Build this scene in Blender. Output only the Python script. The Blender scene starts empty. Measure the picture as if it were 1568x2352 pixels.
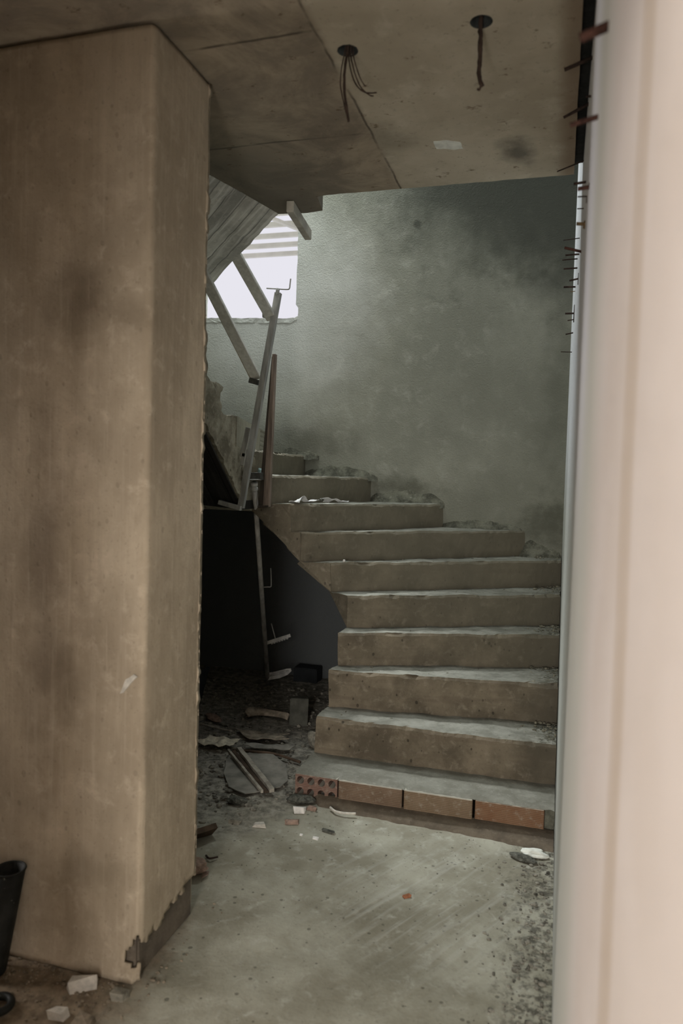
import bpy, bmesh, math, random
from mathutils import Vector, Matrix, noise
random.seed(7)
S = bpy.context.scene
COL = S.collection
V = Vector

# ------------------------------------------------------------------ materials
def new_mat(name):
    m = bpy.data.materials.new(name); m.use_nodes = True
    nt = m.node_tree; nt.nodes.clear()
    out = nt.nodes.new('ShaderNodeOutputMaterial'); b = nt.nodes.new('ShaderNodeBsdfPrincipled')
    nt.links.new(b.outputs[0], out.inputs[0])
    b.inputs['Roughness'].default_value = .9
    b.inputs['Specular IOR Level'].default_value = .2
    return m, nt, b

class NB:
    def __init__(s, nt): s.nt = nt; s.N = nt.nodes; s.L = nt.links; s.pos = s.N.new('ShaderNodeNewGeometry').outputs['Position']
    def lk(s, a, b):
        if isinstance(a, (int, float)): b.default_value = a
        elif isinstance(a, tuple): b.default_value = a if len(a) == len(b.default_value) else (*a, 1.)
        else: s.L.new(a, b)
    def math(s, op, a, b=0., c=None, clamp=False):
        n = s.N.new('ShaderNodeMath'); n.operation = op; n.use_clamp = clamp
        s.lk(a, n.inputs[0]); s.lk(b, n.inputs[1])
        if c is not None: s.lk(c, n.inputs[2])
        return n.outputs[0]
    def scale(s, k):
        n = s.N.new('ShaderNodeVectorMath'); n.operation = 'MULTIPLY'; s.lk(s.pos, n.inputs[0]); n.inputs[1].default_value = k
        return n.outputs[0]
    def noise(s, scale, detail=4., rough=.55, k=None, dist=0.):
        n = s.N.new('ShaderNodeTexNoise'); n.inputs['Scale'].default_value = scale; n.inputs['Detail'].default_value = detail
        n.inputs['Roughness'].default_value = rough; n.inputs['Distortion'].default_value = dist
        s.lk(s.scale(k) if k else s.pos, n.inputs['Vector']); return n.outputs[0]
    def voro(s, scale, k=None, feat='F1'):
        n = s.N.new('ShaderNodeTexVoronoi'); n.inputs['Scale'].default_value = scale; n.feature = feat
        s.lk(s.scale(k) if k else s.pos, n.inputs['Vector']); return n.outputs['Distance']
    def ramp(s, f, lo, hi, a=0., b=1., smooth=True):
        n = s.N.new('ShaderNodeMapRange'); n.interpolation_type = 'SMOOTHSTEP' if smooth else 'LINEAR'
        s.lk(f, n.inputs[0]); n.inputs[1].default_value = lo; n.inputs[2].default_value = hi
        n.inputs[3].default_value = a; n.inputs[4].default_value = b; return n.outputs[0]
    def mix(s, f, a, b, mode='MIX'):
        n = s.N.new('ShaderNodeMix'); n.data_type = 'RGBA'; n.blend_type = mode
        s.lk(f, n.inputs[0]); s.lk(a, n.inputs[6]); s.lk(b, n.inputs[7]); return n.outputs[2]
    def xyz(s):
        n = s.N.new('ShaderNodeSeparateXYZ'); s.lk(s.pos, n.inputs[0]); return n.outputs
    def dist(s, p, k=(1, 1, 1)):
        a = s.N.new('ShaderNodeVectorMath'); a.operation = 'SUBTRACT'; s.lk(s.pos, a.inputs[0]); a.inputs[1].default_value = p
        m = s.N.new('ShaderNodeVectorMath'); m.operation = 'MULTIPLY'; s.lk(a.outputs[0], m.inputs[0]); m.inputs[1].default_value = k
        l = s.N.new('ShaderNodeVectorMath'); l.operation = 'LENGTH'; s.lk(m.outputs[0], l.inputs[0]); return l.outputs['Value']
    def bump(s, h, strength, dist=.01, prev=None):
        n = s.N.new('ShaderNodeBump'); n.inputs['Strength'].default_value = strength; n.inputs['Distance'].default_value = dist
        s.lk(h, n.inputs['Height'])
        if prev is not None: s.lk(prev, n.inputs['Normal'])
        return n.outputs[0]

def concrete(name, base, dark, light, blotch=2.2, fine=60, bump=.35, bdist=.006, pits=0., stains=(), streak=None, rough=.92, extra=None):
    """mottled cement: big soft blotches, finer clouding, speckle, pits, local stains"""
    m, nt, b = new_mat(name); q = NB(nt)
    n1 = q.noise(blotch, 5, .6, k=streak); n2 = q.noise(blotch*5.3, 6, .65, dist=.4); n3 = q.noise(fine, 3, .6)
    c = q.mix(q.ramp(n1, .36, .66), dark, base)
    c = q.mix(q.math('MULTIPLY', q.ramp(n2, .5, .78), .75), c, light)
    c = q.mix(q.math('MULTIPLY', q.ramp(n2, .46, .26), .45), c, dark)
    c = q.mix(q.math('MULTIPLY', q.ramp(n3, .58, .75), .35), c, tuple(x*.45 for x in dark))
    h = q.math('ADD', q.math('MULTIPLY', n3, .5), n2)
    if pits:
        v = q.math('ADD', q.voro(26, k=(1, 1, .7)), q.math('MULTIPLY', q.noise(9, 3), .55))
        pm = q.ramp(v, .41, .33)
        c = q.mix(q.math('MULTIPLY', pm, pits), c, tuple(x*.3 for x in dark)); h = q.math('SUBTRACT', h, q.math('MULTIPLY', pm, .5))
    wob = q.noise(7, 5, .6)
    for (p, k, r0, r1, colr, amt) in stains:
        d = q.math('ADD', q.dist(p, k), q.math('MULTIPLY', q.math('SUBTRACT', wob, .5), r1*1.9))
        c = q.mix(q.math('MULTIPLY', q.ramp(d, r1, r0), amt), c, colr)
    if streak and streak[2] < .6:
        vs_ = q.noise(1., 4, .6, k=(60, 60, 2.5)); c = q.mix(q.math('MULTIPLY', q.ramp(vs_, .5, .72), .30), c, light); c = q.mix(q.math('MULTIPLY', q.ramp(vs_, .46, .28), .25), c, dark); h = q.math('ADD', h, q.math('MULTIPLY', vs_, .8))
    if extra: c, h = extra(q, c, h)
    q.lk(c, b.inputs['Base Color']); b.inputs['Roughness'].default_value = rough
    q.lk(q.bump(h, bump, bdist), b.inputs['Normal'])
    return m

def plain(name, colr, rough=.7, metal=0., var=.35, sc=30, bump=.15, speck=None, streak=None):
    m, nt, b = new_mat(name); q = NB(nt)
    n = q.noise(sc, 5, .6, k=streak)
    c = q.mix(q.ramp(n, .3, .7), tuple(x*(1-var) for x in colr), tuple(min(1, x*(1+var)) for x in colr))
    if speck:
        c = q.mix(q.ramp(q.noise(speck[1], 4, .65), speck[2], speck[2]+.07), c, speck[0])
    q.lk(c, b.inputs['Base Color']); b.inputs['Roughness'].default_value = rough; b.inputs['Metallic'].default_value = metal
    q.lk(q.bump(n, bump, .004), b.inputs['Normal'])
    return m

def mossy(q, c, h):
    return c, h

M = {}
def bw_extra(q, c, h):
    # shade of the void under the stairs, painted into the wall colour
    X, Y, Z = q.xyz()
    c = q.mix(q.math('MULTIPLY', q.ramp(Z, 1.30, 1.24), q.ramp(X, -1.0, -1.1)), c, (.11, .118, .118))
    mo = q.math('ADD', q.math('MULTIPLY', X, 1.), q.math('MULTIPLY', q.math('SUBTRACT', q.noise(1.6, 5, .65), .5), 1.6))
    c = q.mix(q.math('MULTIPLY', q.ramp(mo, -1.5, -.1), .50), c, (.13, .132, .10))  # darker towards the right: painted shade mixed with moss
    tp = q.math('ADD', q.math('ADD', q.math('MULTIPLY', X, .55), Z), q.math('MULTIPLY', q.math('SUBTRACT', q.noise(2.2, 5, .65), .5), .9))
    c = q.mix(q.math('MULTIPLY', q.ramp(tp, 2.45, 3.15), .88), c, (.05, .053, .042))  # top right corner: moss plus shadow painted into the colour
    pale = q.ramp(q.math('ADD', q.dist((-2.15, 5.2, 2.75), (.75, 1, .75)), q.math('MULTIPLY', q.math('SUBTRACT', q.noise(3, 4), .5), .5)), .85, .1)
    c = q.mix(q.math('MULTIPLY', pale, .85), c, (.66, .675, .63))  # brightness around the window painted into the wall colour
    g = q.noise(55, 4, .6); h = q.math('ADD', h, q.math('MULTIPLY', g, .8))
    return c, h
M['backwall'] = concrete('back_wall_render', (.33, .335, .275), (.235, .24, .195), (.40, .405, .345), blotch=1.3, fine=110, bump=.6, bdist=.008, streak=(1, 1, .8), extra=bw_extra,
    stains=[((-.10, 5.2, 3.5), (.9, 1, 1.15), .15, 1.0, (.06, .064, .05), .92), ((-.02, 5.2, 2.2), (2.6, 1, .35), .0, .42, (.12, .125, .10), .65),  # first entry: moss and painted shadow in the top right corner
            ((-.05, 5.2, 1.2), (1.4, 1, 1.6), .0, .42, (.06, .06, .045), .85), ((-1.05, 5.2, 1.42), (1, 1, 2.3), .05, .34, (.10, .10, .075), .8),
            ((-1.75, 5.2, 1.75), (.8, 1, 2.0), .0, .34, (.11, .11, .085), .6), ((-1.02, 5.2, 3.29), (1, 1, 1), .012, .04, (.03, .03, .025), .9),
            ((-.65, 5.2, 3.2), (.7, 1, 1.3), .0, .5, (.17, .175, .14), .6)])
M['pillar'] = concrete('pillar_render', (.46, .385, .285), (.33, .27, .195), (.55, .465, .355), blotch=3.2, fine=110, bump=.35, bdist=.003, pits=.22, streak=(1, 1, .55),
    stains=[((-1.36, 1.86, 2.0), (1, 1, 1.0), .0, .17, (.14, .105, .07), .65), ((-1.20, 1.86, 1.94), (1, 1, 1.6), .0, .10, (.17, .13, .085), .5),
            ((-1.46, 1.86, 1.1), (2.2, 1, .22), .0, .2, (.17, .13, .09), .6), ((-1.40, 1.86, .85), (1.2, 1, .9), .0, .14, (.18, .14, .095), .5),
            ((-1.3, 1.86, .30), (.6, 1, 1.6), .0, .16, (.19, .15, .10), .5)])
M['pillar_core'] = concrete('pillar_core', (.15, .125, .095), (.09, .075, .06), (.2, .17, .135), blotch=6, fine=90, bump=.3)
def ceil_extra(q, c, h):
    X, Y, Z = q.xyz()
    w = q.math('MULTIPLY', q.math('SUBTRACT', q.noise(5, 3), .5), .03)
    xj = q.math('ABSOLUTE', q.math('ADD', q.math('ADD', X, .703), w))
    left = q.ramp(q.math('ADD', X, .70), .02, -.02)
    # browner, blotchier shuttering left of the joint
    br = q.mix(q.ramp(q.noise(3.5, 6, .7, dist=.6), .38, .66), (.165, .132, .098), (.36, .295, .215))
    br = q.mix(q.math('MULTIPLY', q.ramp(q.noise(14, 5, .7), .5, .75), .6), br, (.30, .25, .18))
    c = q.mix(q.math('MULTIPLY', left, .8), c, br)
    dk = q.math('MULTIPLY', q.ramp(xj, .007, .001), q.ramp(q.noise(6, 3), .3, .6))
    for y0 in (2.02, 2.645):
        a = q.math('ABSOLUTE', q.math('ADD', q.math('SUBTRACT', Y, y0), w))
        dk = q.math('MAXIMUM', dk, q.math('MULTIPLY', q.ramp(a, .009, .001), q.math('MULTIPLY', left, q.ramp(q.noise(4, 3), .38, .55))))
    c = q.mix(q.math('MULTIPLY', dk, .75), c, (.045, .035, .025))
    # grey damp near the stair well and rust near the right edge
    c = q.mix(q.math('MULTIPLY', q.math('MULTIPLY', q.ramp(X, -.75, -1.25), q.ramp(Y, 2.3, 2.8)), .6), c, (.115, .115, .095))
    c = q.mix(q.math('MULTIPLY', q.ramp(q.math('ADD', X, w), -.075, -.005), .6), c, (.15, .085, .045))
    sp = q.ramp(q.noise(17, 5, .72, k=(1, 1.4, 1)), .60, .69)
    c = q.mix(q.math('MULTIPLY', sp, .7), c, (.10, .06, .03))
    h = q.math('SUBTRACT', h, q.math('MULTIPLY', dk, .6))
    return c, h
M['ceiling'] = concrete('ceiling_concrete', (.52, .465, .36), (.40, .35, .265), (.58, .53, .425), blotch=2.0, fine=70, bump=.25, bdist=.004, pits=.0, extra=ceil_extra,
    stains=[((-.20, 2.92, 2.75), (1.2, .7, 1), .0, .12, (.075, .07, .06), .75), ((-.85, 2.75, 2.75), (.5, 1, 1), .0, .25, (.12, .11, .085), .4)])
def rw_extra(q, c, h):
    X, Y, Z = q.xyz()
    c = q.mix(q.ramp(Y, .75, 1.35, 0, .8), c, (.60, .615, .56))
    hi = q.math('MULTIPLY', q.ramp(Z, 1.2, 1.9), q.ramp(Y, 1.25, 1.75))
    w = q.math('MULTIPLY', q.math('SUBTRACT', q.noise(2.5, 4), .5), .06)
    seam = q.math('ABSOLUTE', q.math('ADD', q.math('SUBTRACT', Y, q.math('ADD', .515, q.math('MULTIPLY', Z, .012))), w))
    c = q.mix(q.math('MULTIPLY', q.ramp(seam, .026, .006), .95), c, (.40, .29, .17))
    # greyer, dirtier cement further in; dirt above the steps and rough drips high up
    c = q.mix(q.ramp(Y, 1.4, 3.2, 0, .6), c, (.58, .59, .55))
    c = q.mix(hi, c, (.86, .87, .92))  # light from the stairwell on the far strip, painted as a paler colour
    line = q.math('SUBTRACT', Z, q.math('MULTIPLY', q.math('SUBTRACT', Y, 2.9), .44))
    dirt = q.math('MULTIPLY', q.ramp(line, .34, .02), q.ramp(Y, 2.0, 3.0))
    c = q.mix(q.math('MULTIPLY', dirt, q.ramp(q.noise(11, 5, .7), .3, .6, .35, .95)), c, (.10, .095, .075))
    sp = q.math('MULTIPLY', q.ramp(q.noise(38, 5, .7, k=(1, .6, 1)), .60, .68), q.ramp(Y, 1.6, 3.2))
    c = q.mix(q.math('MULTIPLY', sp, .7), c, (.13, .12, .09))
    dr = q.math('MULTIPLY', q.ramp(q.noise(30, 4, .6, k=(1, 1, .06)), .56, .66), q.math('MULTIPLY', q.ramp(Y, 3.2, 4.0), q.ramp(Z, 1.6, 2.6)))
    c = q.mix(q.math('MULTIPLY', dr, .85), c, (.10, .095, .06))
    return c, h
M['rightwall'] = concrete('right_wall_render', (.76, .70, .675), (.69, .62, .575), (.80, .745, .725), blotch=1.6, fine=60, bump=.2, bdist=.003, extra=rw_extra)
M['rightwall'].node_tree.nodes['Principled BSDF'].inputs['Specular IOR Level'].default_value = .04
def floor_extra(q, c, h):
    X, Y, Z = q.xyz()
    n = q.noise(4.5, 5, .65); n2 = q.noise(22, 5, .7)
    # loose dark soil below the stairs
    a = q.math('ADD', q.math('MULTIPLY', q.math('SUBTRACT', n, .5), .9), q.math('ADD', q.math('MULTIPLY', X, -.75), q.math('MULTIPLY', Y, .62)))
    soil = q.ramp(a, 2.52, 2.95)
    sc = q.mix(q.ramp(n2, .35, .68), (.12, .113, .094), (.36, .34, .285))
    sc = q.mix(q.ramp(q.noise(55, 4, .7), .58, .7), sc, (.36, .345, .295))
    c = q.mix(soil, c, sc)
    # dry sandy dirt along the pillar, dark crumbs by the right wall
    b = q.math('ADD', q.math('MULTIPLY', X, -1.), q.math('MULTIPLY', q.math('SUBTRACT', n, .5), .35))
    sand = q.math('MULTIPLY', q.ramp(b, 1.02, 1.2), q.ramp(Y, 2.35, 1.95))
    c = q.mix(sand, c, q.mix(q.ramp(n2, .35, .65), (.15, .115, .078), (.27, .215, .15)))
    r = q.math('ADD', X, q.math('MULTIPLY', q.math('SUBTRACT', n2, .5), .5))
    cr = q.math('MULTIPLY', q.ramp(r, -.16, .03), q.ramp(q.noise(30, 5, .7), .42, .6))
    c = q.mix(q.math('MULTIPLY', cr, .85), c, (.06, .055, .043))
    # pale broom strokes
    rot = q.N.new('ShaderNodeVectorRotate'); rot.rotation_type = 'Z_AXIS'; q.lk(q.pos, rot.inputs['Vector']); rot.inputs['Angle'].default_value = math.radians(-62)
    sv = q.N.new('ShaderNodeVectorMath'); sv.operation = 'MULTIPLY'; q.lk(rot.outputs[0], sv.inputs[0]); sv.inputs[1].default_value = (1.2, 16, 1)
    sn = q.N.new('ShaderNodeTexNoise'); sn.inputs['Scale'].default_value = 2.; sn.inputs['Detail'].default_value = 4; q.lk(sv.outputs[0], sn.inputs['Vector'])
    zone = q.ramp(q.math('ADD', q.dist((-.42, 2.55, 0), (1, .8, 1)), q.math('MULTIPLY', n, .3)), .68, .18)
    st = q.math('MULTIPLY', q.ramp(sn.outputs[0], .46, .68), zone)
    c = q.mix(q.math('MULTIPLY', st, .42), c, (.54, .54, .49))
    h = q.math('ADD', h, q.math('MULTIPLY', st, .7)); h = q.math('ADD', h, q.math('MULTIPLY', soil, q.math('MULTIPLY', n2, 1.5)))
    return c, h
M['floor'] = concrete('floor_screed', (.38, .37, .30), (.245, .23, .175), (.50, .495, .43), blotch=3.0, fine=75, bump=.4, bdist=.006, pits=.6, extra=floor_extra)
def step_extra(q, c, h):
    # treads carry pale cement dust, risers stay brown
    X, Y, Z = q.xyz()
    g = q.N.new('ShaderNodeNewGeometry'); sx = q.N.new('ShaderNodeSeparateXYZ'); q.lk(g.outputs['True Normal'], sx.inputs[0])
    up = q.ramp(sx.outputs[2], .86, .97)
    dust = q.mix(q.ramp(q.noise(9, 5, .7), .35, .65), (.17, .167, .138), (.27, .267, .228))
    cr = q.math('MULTIPLY', q.ramp(q.math('ADD', X, q.math('MULTIPLY', q.noise(20, 4), .25)), -.03, .17), q.ramp(q.noise(45, 4, .7), .42, .55))
    dust = q.mix(cr, dust, (.09, .085, .062))
    bands = q.ramp(q.noise(5, 3, .5, k=(.5, .5, 6)), .5, .68)
    c = q.mix(q.math('MULTIPLY', bands, .4), c, (.115, .09, .065))
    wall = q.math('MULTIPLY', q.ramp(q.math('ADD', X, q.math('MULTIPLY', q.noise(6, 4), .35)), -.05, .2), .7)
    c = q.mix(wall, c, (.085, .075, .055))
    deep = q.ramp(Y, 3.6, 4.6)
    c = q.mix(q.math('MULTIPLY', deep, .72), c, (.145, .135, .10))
    c = q.mix(up, c, dust)
    return c, h
M['step'] = concrete('stair_concrete', (.20, .166, .117), (.10, .083, .058), (.285, .245, .185), blotch=4.5, fine=80, bump=.45, bdist=.006, pits=.75, extra=step_extra)
M['string'] = concrete('string_concrete', (.20, .175, .125), (.17, .145, .105), (.33, .295, .23), blotch=5, fine=70, bump=.5, bdist=.008, pits=.6)
M['leftleg'] = concrete('flight_side_concrete', (.40, .37, .285), (.17, .15, .11), (.48, .45, .355), blotch=6, fine=70, bump=.7, bdist=.012, pits=.7)
M['lump'] = concrete('mortar_lumps', (.17, .17, .13), (.07, .07, .053), (.26, .26, .205), blotch=12, fine=80, bump=.8, bdist=.012)
M['bed'] = concrete('mortar_bed', (.14, .112, .08), (.09, .072, .052), (.19, .155, .115), blotch=8, fine=80, bump=.35)
M['topping'] = concrete('dusty_topping', (.235, .232, .195), (.165, .16, .13), (.30, .297, .255), blotch=9, fine=80, bump=.4)
def board_extra(q, c, h):
    s = q.noise(1.0, 4, .6, k=(26, 1.5, 26))
    c = q.mix(q.ramp(s, .44, .6), tuple(x for x in (.12, .12, .095)), c)
    return c, q.math('ADD', h, q.math('MULTIPLY', s, 2.))
def boards(name, col, width, ax, angle):
    """board-marked concrete: lines across direction 'angle' in plan"""
    def ex(q, c, h):
        rot = q.N.new('ShaderNodeVectorRotate'); rot.rotation_type = 'Z_AXIS'; q.lk(q.pos, rot.inputs['Vector']); rot.inputs['Angle'].default_value = angle
        s = q.N.new('ShaderNodeSeparateXYZ'); q.lk(rot.outputs[0], s.inputs[0])
        u = q.math('DIVIDE', s.outputs[ax], width); f = q.math('FRACT', u); fl = q.math('FLOOR', u)
        wn = q.N.new('ShaderNodeTexWhiteNoise'); wn.noise_dimensions = '1D'; q.lk(fl, wn.inputs['W'])
        c2 = q.mix(q.ramp(wn.outputs[0], 0, 1, .0, .55, False), c, tuple(x*.35 for x in col))
        sv = q.N.new('ShaderNodeVectorMath'); sv.operation = 'MULTIPLY'; q.lk(rot.outputs[0], sv.inputs[0]); sv.inputs[1].default_value = (3, 40, 3) if ax == 1 else (40, 3, 3)
        gn = q.N.new('ShaderNodeTexNoise'); gn.inputs['Scale'].default_value = 1.; gn.inputs['Detail'].default_value = 5; q.lk(sv.outputs[0], gn.inputs['Vector'])
        c2 = q.mix(q.math('MULTIPLY', q.ramp(gn.outputs[0], .48, .68), .5), c2, tuple(min(1, x*1.5) for x in col))
        e = q.ramp(q.math('MINIMUM', f, q.math('SUBTRACT', 1., f)), .06, .0)
        c2 = q.mix(q.math('MULTIPLY', e, .7), c2, tuple(x*.25 for x in col))
        return c2, q.math('SUBTRACT', q.math('ADD', h, gn.outputs[0]), e)
    return concrete(name, col, tuple(x*.65 for x in col), tuple(x*1.3 for x in col), blotch=5, fine=60, bump=.5, bdist=.006, extra=ex)
M['soffit_up'] = boards('upper_soffit_boards', (.70, .70, .64), .085, 1, math.radians(36))
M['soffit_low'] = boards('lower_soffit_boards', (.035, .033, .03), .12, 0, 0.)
M['brick'] = None
def brick_mat(name, a, b_):
    m, nt, b = new_mat(name); q = NB(nt); X, Y, Z = q.xyz()
    n = q.noise(14, 5, .65); st = q.math('SINE', q.math('MULTIPLY', Z, 2*math.pi/.0078))
    c = q.mix(q.ramp(n, .35, .65), a, b_)
    c = q.mix(q.math('MULTIPLY', q.ramp(st, .2, -.9), .45), c, tuple(x*.45 for x in a))
    c = q.mix(q.math('MULTIPLY', q.ramp(q.noise(35, 4, .7), .52, .7), .5), c, (.36, .33, .27))
    g = q.N.new('ShaderNodeNewGeometry'); sx = q.N.new('ShaderNodeSeparateXYZ'); q.lk(g.outputs['True Normal'], sx.inputs[0])
    c = q.mix(q.math('MULTIPLY', q.ramp(sx.outputs[2], .5, .9), .9), c, (.42, .41, .345))
    q.lk(c, b.inputs['Base Color']); q.lk(q.bump(q.math('ADD', n, q.math('MULTIPLY', st, .35)), .4, .004), b.inputs['Normal'])
    return m
M['brick_red'] = brick_mat('brick_orange', (.215, .115, .065), (.25, .15, .09))
M['brick_tan'] = brick_mat('brick_tan', (.20, .142, .09), (.24, .175, .117))
M['brick_brown'] = brick_mat('brick_brown', (.175, .12, .08), (.215, .152, .105))
M['brick_end'] = brick_mat('brick_pink', (.20, .118, .09), (.225, .145, .112))
M['brick_pale'] = brick_mat('brick_dusty', (.34, .32, .25), (.40, .38, .30))
M['brick_hole'] = plain('brick_hole', (.05, .035, .025), sc=60)
M['steel'] = plain('dusty_steel', (.38, .38, .355), .65, .1, .3, 25, .1, streak=(1, 1, .2))
M['steel_pale'] = plain('galvanised_steel', (.60, .60, .57), .6, .05, .25, 25, .1, streak=(1, 1, .2))
M['steel_dark'] = plain('dark_steel', (.10, .10, .09), .7, .3, .3, 30)
M['steel_lit'] = plain('bare_steel_edge', (.45, .45, .42), .45, .5, .2, 30)
M['wood'] = plain('brown_board', (.27, .215, .175), .85, 0, .4, 9, .3, streak=(6, 6, .5))
M['wood_edge'] = plain('board_edge', (.075, .062, .05), .85, 0, .4, 9, .3, streak=(6, 6, .5))
M['wood_grey'] = plain('weathered_batten', (.58, .575, .53), .85, 0, .14, 8, .3, streak=(5, 5, 5))
M['wood_tan'] = plain('tan_batten_edge', (.33, .26, .16), .85, 0, .3, 8, .3)
M['wood_pale'] = plain('pale_timber', (.42, .40, .34), .85, 0, .25, 12, .3)
M['wood_stick'] = plain('dusty_stick', (.33, .305, .255), .9, 0, .35, 14, .3)
M['wood_dark'] = plain('dark_plank', (.075, .052, .036), .9, 0, .4, 10, .3)
M['wire_rust'] = plain('rusty_wire', (.055, .037, .028), .85, 0, .4, 40)
M['rust'] = plain('rusted_bar', (.065, .030, .022), .9, .1, .5, 70, .5)
M['rust_dark'] = plain('dark_rusted_bar', (.04, .026, .02), .9, .1, .5, 70, .5)
M['rust_tan'] = plain('tan_rusted_bar', (.16, .105, .05), .9, .1, .5, 70, .5)
M['cup'] = plain('outlet_cup', (.045, .05, .048), .8, 0, .3, 40)
M['patch'] = plain('filler_patch', (.70, .715, .65), .95, 0, .15, 30)
M['paper'] = plain('pale_paper', (.56, .56, .55), .9, 0, .12, 20)
M['paper_old'] = plain('old_paper', (.58, .54, .43), .9, 0, .3, 35)
M['card'] = plain('stained_card', (.33, .285, .22), .9, 0, .45, 22)
M['slate'] = plain('grey_sheet', (.23, .22, .19), .9, 0, .3, 10)
M['teal'] = plain('teal_wrapper', (.33, .46, .46), .7, 0, .2, 30)
M['stone'] = plain('grey_stone', (.22, .205, .165), .95, 0, .4, 40, .5)
M['stone_pale'] = plain('pale_chip', (.52, .49, .43), .95, 0, .2, 40, .4)
M['chip_red'] = plain('brick_chip', (.30, .125, .065), .95, 0, .3, 60, .4)
M['chip_pink'] = plain('pink_chip', (.26, .185, .145), .95, 0, .3, 60, .4)
M['white_chip'] = plain('white_chip', (.66, .64, .60), .95, 0, .15, 40, .3)
M['clod'] = plain('dark_clod', (.085, .085, .07), .95, 0, .5, 60, .7, speck=((.20, .20, .17), 90, .6))
M['pipe'] = plain('black_pipe', (.014, .015, .013), .55, 0, .4, 25, .05, speck=((.20, .20, .175), 60, .66))
M['blue_dark'] = plain('dark_panel', (.022, .025, .027), .7, 0, .2, 10)
M['block'] = plain('dark_block', (.085, .085, .07), .9, 0, .25, 20)
M['white_paint'] = plain('white_roof_paint', (.66, .64, .56), .7, 0, .08, 6)
M['grit'] = plain('grit', (.18, .17, .14), .95, 0, .7, 25, .4)
M['grit_sand'] = plain('sandy_grit', (.20, .165, .12), .95, 0, .4, 40, .4)
M['grit_stair'] = plain('stair_grit', (.17, .16, .12), .95, 0, .6, 40, .4)
M['gap'] = plain('painted_gap_shade', (.02, .02, .018), .95)
M['roof'] = plain('roof_slab', (.2, .2, .18), .9)

# ------------------------------------------------------------------ builders
def link(o, parent=None):
    COL.objects.link(o)
    if parent is not None: o.parent = parent
    return o

def mesh(name, verts, faces, mat, parent=None, smooth=False, mats=None, fm=None):
    org = V(parent_origin(parent))
    me = bpy.data.meshes.new(name); me.from_pydata([tuple(V(v)-org) for v in verts], [], faces); me.update()
    for m in (mats or [mat]): me.materials.append(m)
    bm = bmesh.new(); bm.from_mesh(me); bmesh.ops.recalc_face_normals(bm, faces=bm.faces); bm.to_mesh(me); bm.free()
    if fm: me.polygons.foreach_set('material_index', fm)
    if smooth: me.polygons.foreach_set('use_smooth', [True]*len(me.polygons))
    return link(bpy.data.objects.new(name, me), parent)

def parent_origin(p):
    o = V((0, 0, 0))
    while p is not None: o += p.location; p = p.parent
    return o

def from_bm(name, bm, mat, parent=None, smooth=False, recalc=True):
    if recalc: bmesh.ops.recalc_face_normals(bm, faces=bm.faces)
    org = parent_origin(parent)
    if org.length: bmesh.ops.translate(bm, verts=bm.verts, vec=-org)
    me = bpy.data.meshes.new(name); bm.to_mesh(me); bm.free()
    for m in (mat if isinstance(mat, list) else [mat]): me.materials.append(m)
    if smooth: me.polygons.foreach_set('use_smooth', [True]*len(me.polygons))
    return link(bpy.data.objects.new(name, me), parent)

def tag(o, label, cat, group=None):
    o['label'] = label; o['category'] = cat
    if group: o['group'] = group
    return o
def struct(o, label=None, cat=None):
    o['kind'] = 'structure'
    if label: o['label'] = label; o['category'] = cat
    return o
def thing(name, loc, label, cat, group=None):
    o = bpy.data.objects.new(name, None); o.location = loc; o.empty_display_size = .05; link(o)
    return tag(o, label, cat, group)

def bx(bm, lo, hi):
    vs = [bm.verts.new((x, y, z)) for x in (lo[0], hi[0]) for y in (lo[1], hi[1]) for z in (lo[2], hi[2])]
    for f in ((0, 1, 3, 2), (4, 6, 7, 5), (0, 4, 5, 1), (2, 3, 7, 6), (0, 2, 6, 4), (1, 5, 7, 3)): bm.faces.new([vs[i] for i in f])
    return vs

def bar_bm(bm, p0, p1, w, t, side=(1, 0, 0), w1=None):
    """rectangular bar p0->p1, width w along 'side', thickness t across"""
    p0, p1 = V(p0), V(p1); d = (p1-p0).normalized(); s = V(side); s = (s-d*s.dot(d)).normalized(); n = d.cross(s)
    vs = []
    for p, ww in ((p0, w), (p1, w1 or w)):
        vs += [bm.verts.new(p+s*a*ww/2+n*b*t/2) for a, b in ((-1, -1), (1, -1), (1, 1), (-1, 1))]
    for f in ((3, 2, 1, 0), (4, 5, 6, 7), (0, 1, 5, 4), (1, 2, 6, 5), (2, 3, 7, 6), (3, 0, 4, 7)): bm.faces.new([vs[i] for i in f])
    return bm
def bar(name, p0, p1, w, t, mat, parent=None, side=(1, 0, 0), bevel=.002, w1=None, rough=0.):
    bm = bmesh.new(); bar_bm(bm, p0, p1, w, t, side, w1)
    if rough:
        L = (V(p1)-V(p0)).length
        long_e = [e for e in bm.edges if e.calc_length() > .6*L]
        bmesh.ops.subdivide_edges(bm, edges=long_e, cuts=24, use_grid_fill=True)
        for v in bm.verts: v.co += noise.noise_vector(v.co*18)*rough
    elif bevel: bmesh.ops.bevel(bm, geom=bm.edges[:], offset=bevel, segments=1, affect='EDGES')
    return from_bm(name, bm, mat, parent)

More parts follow.
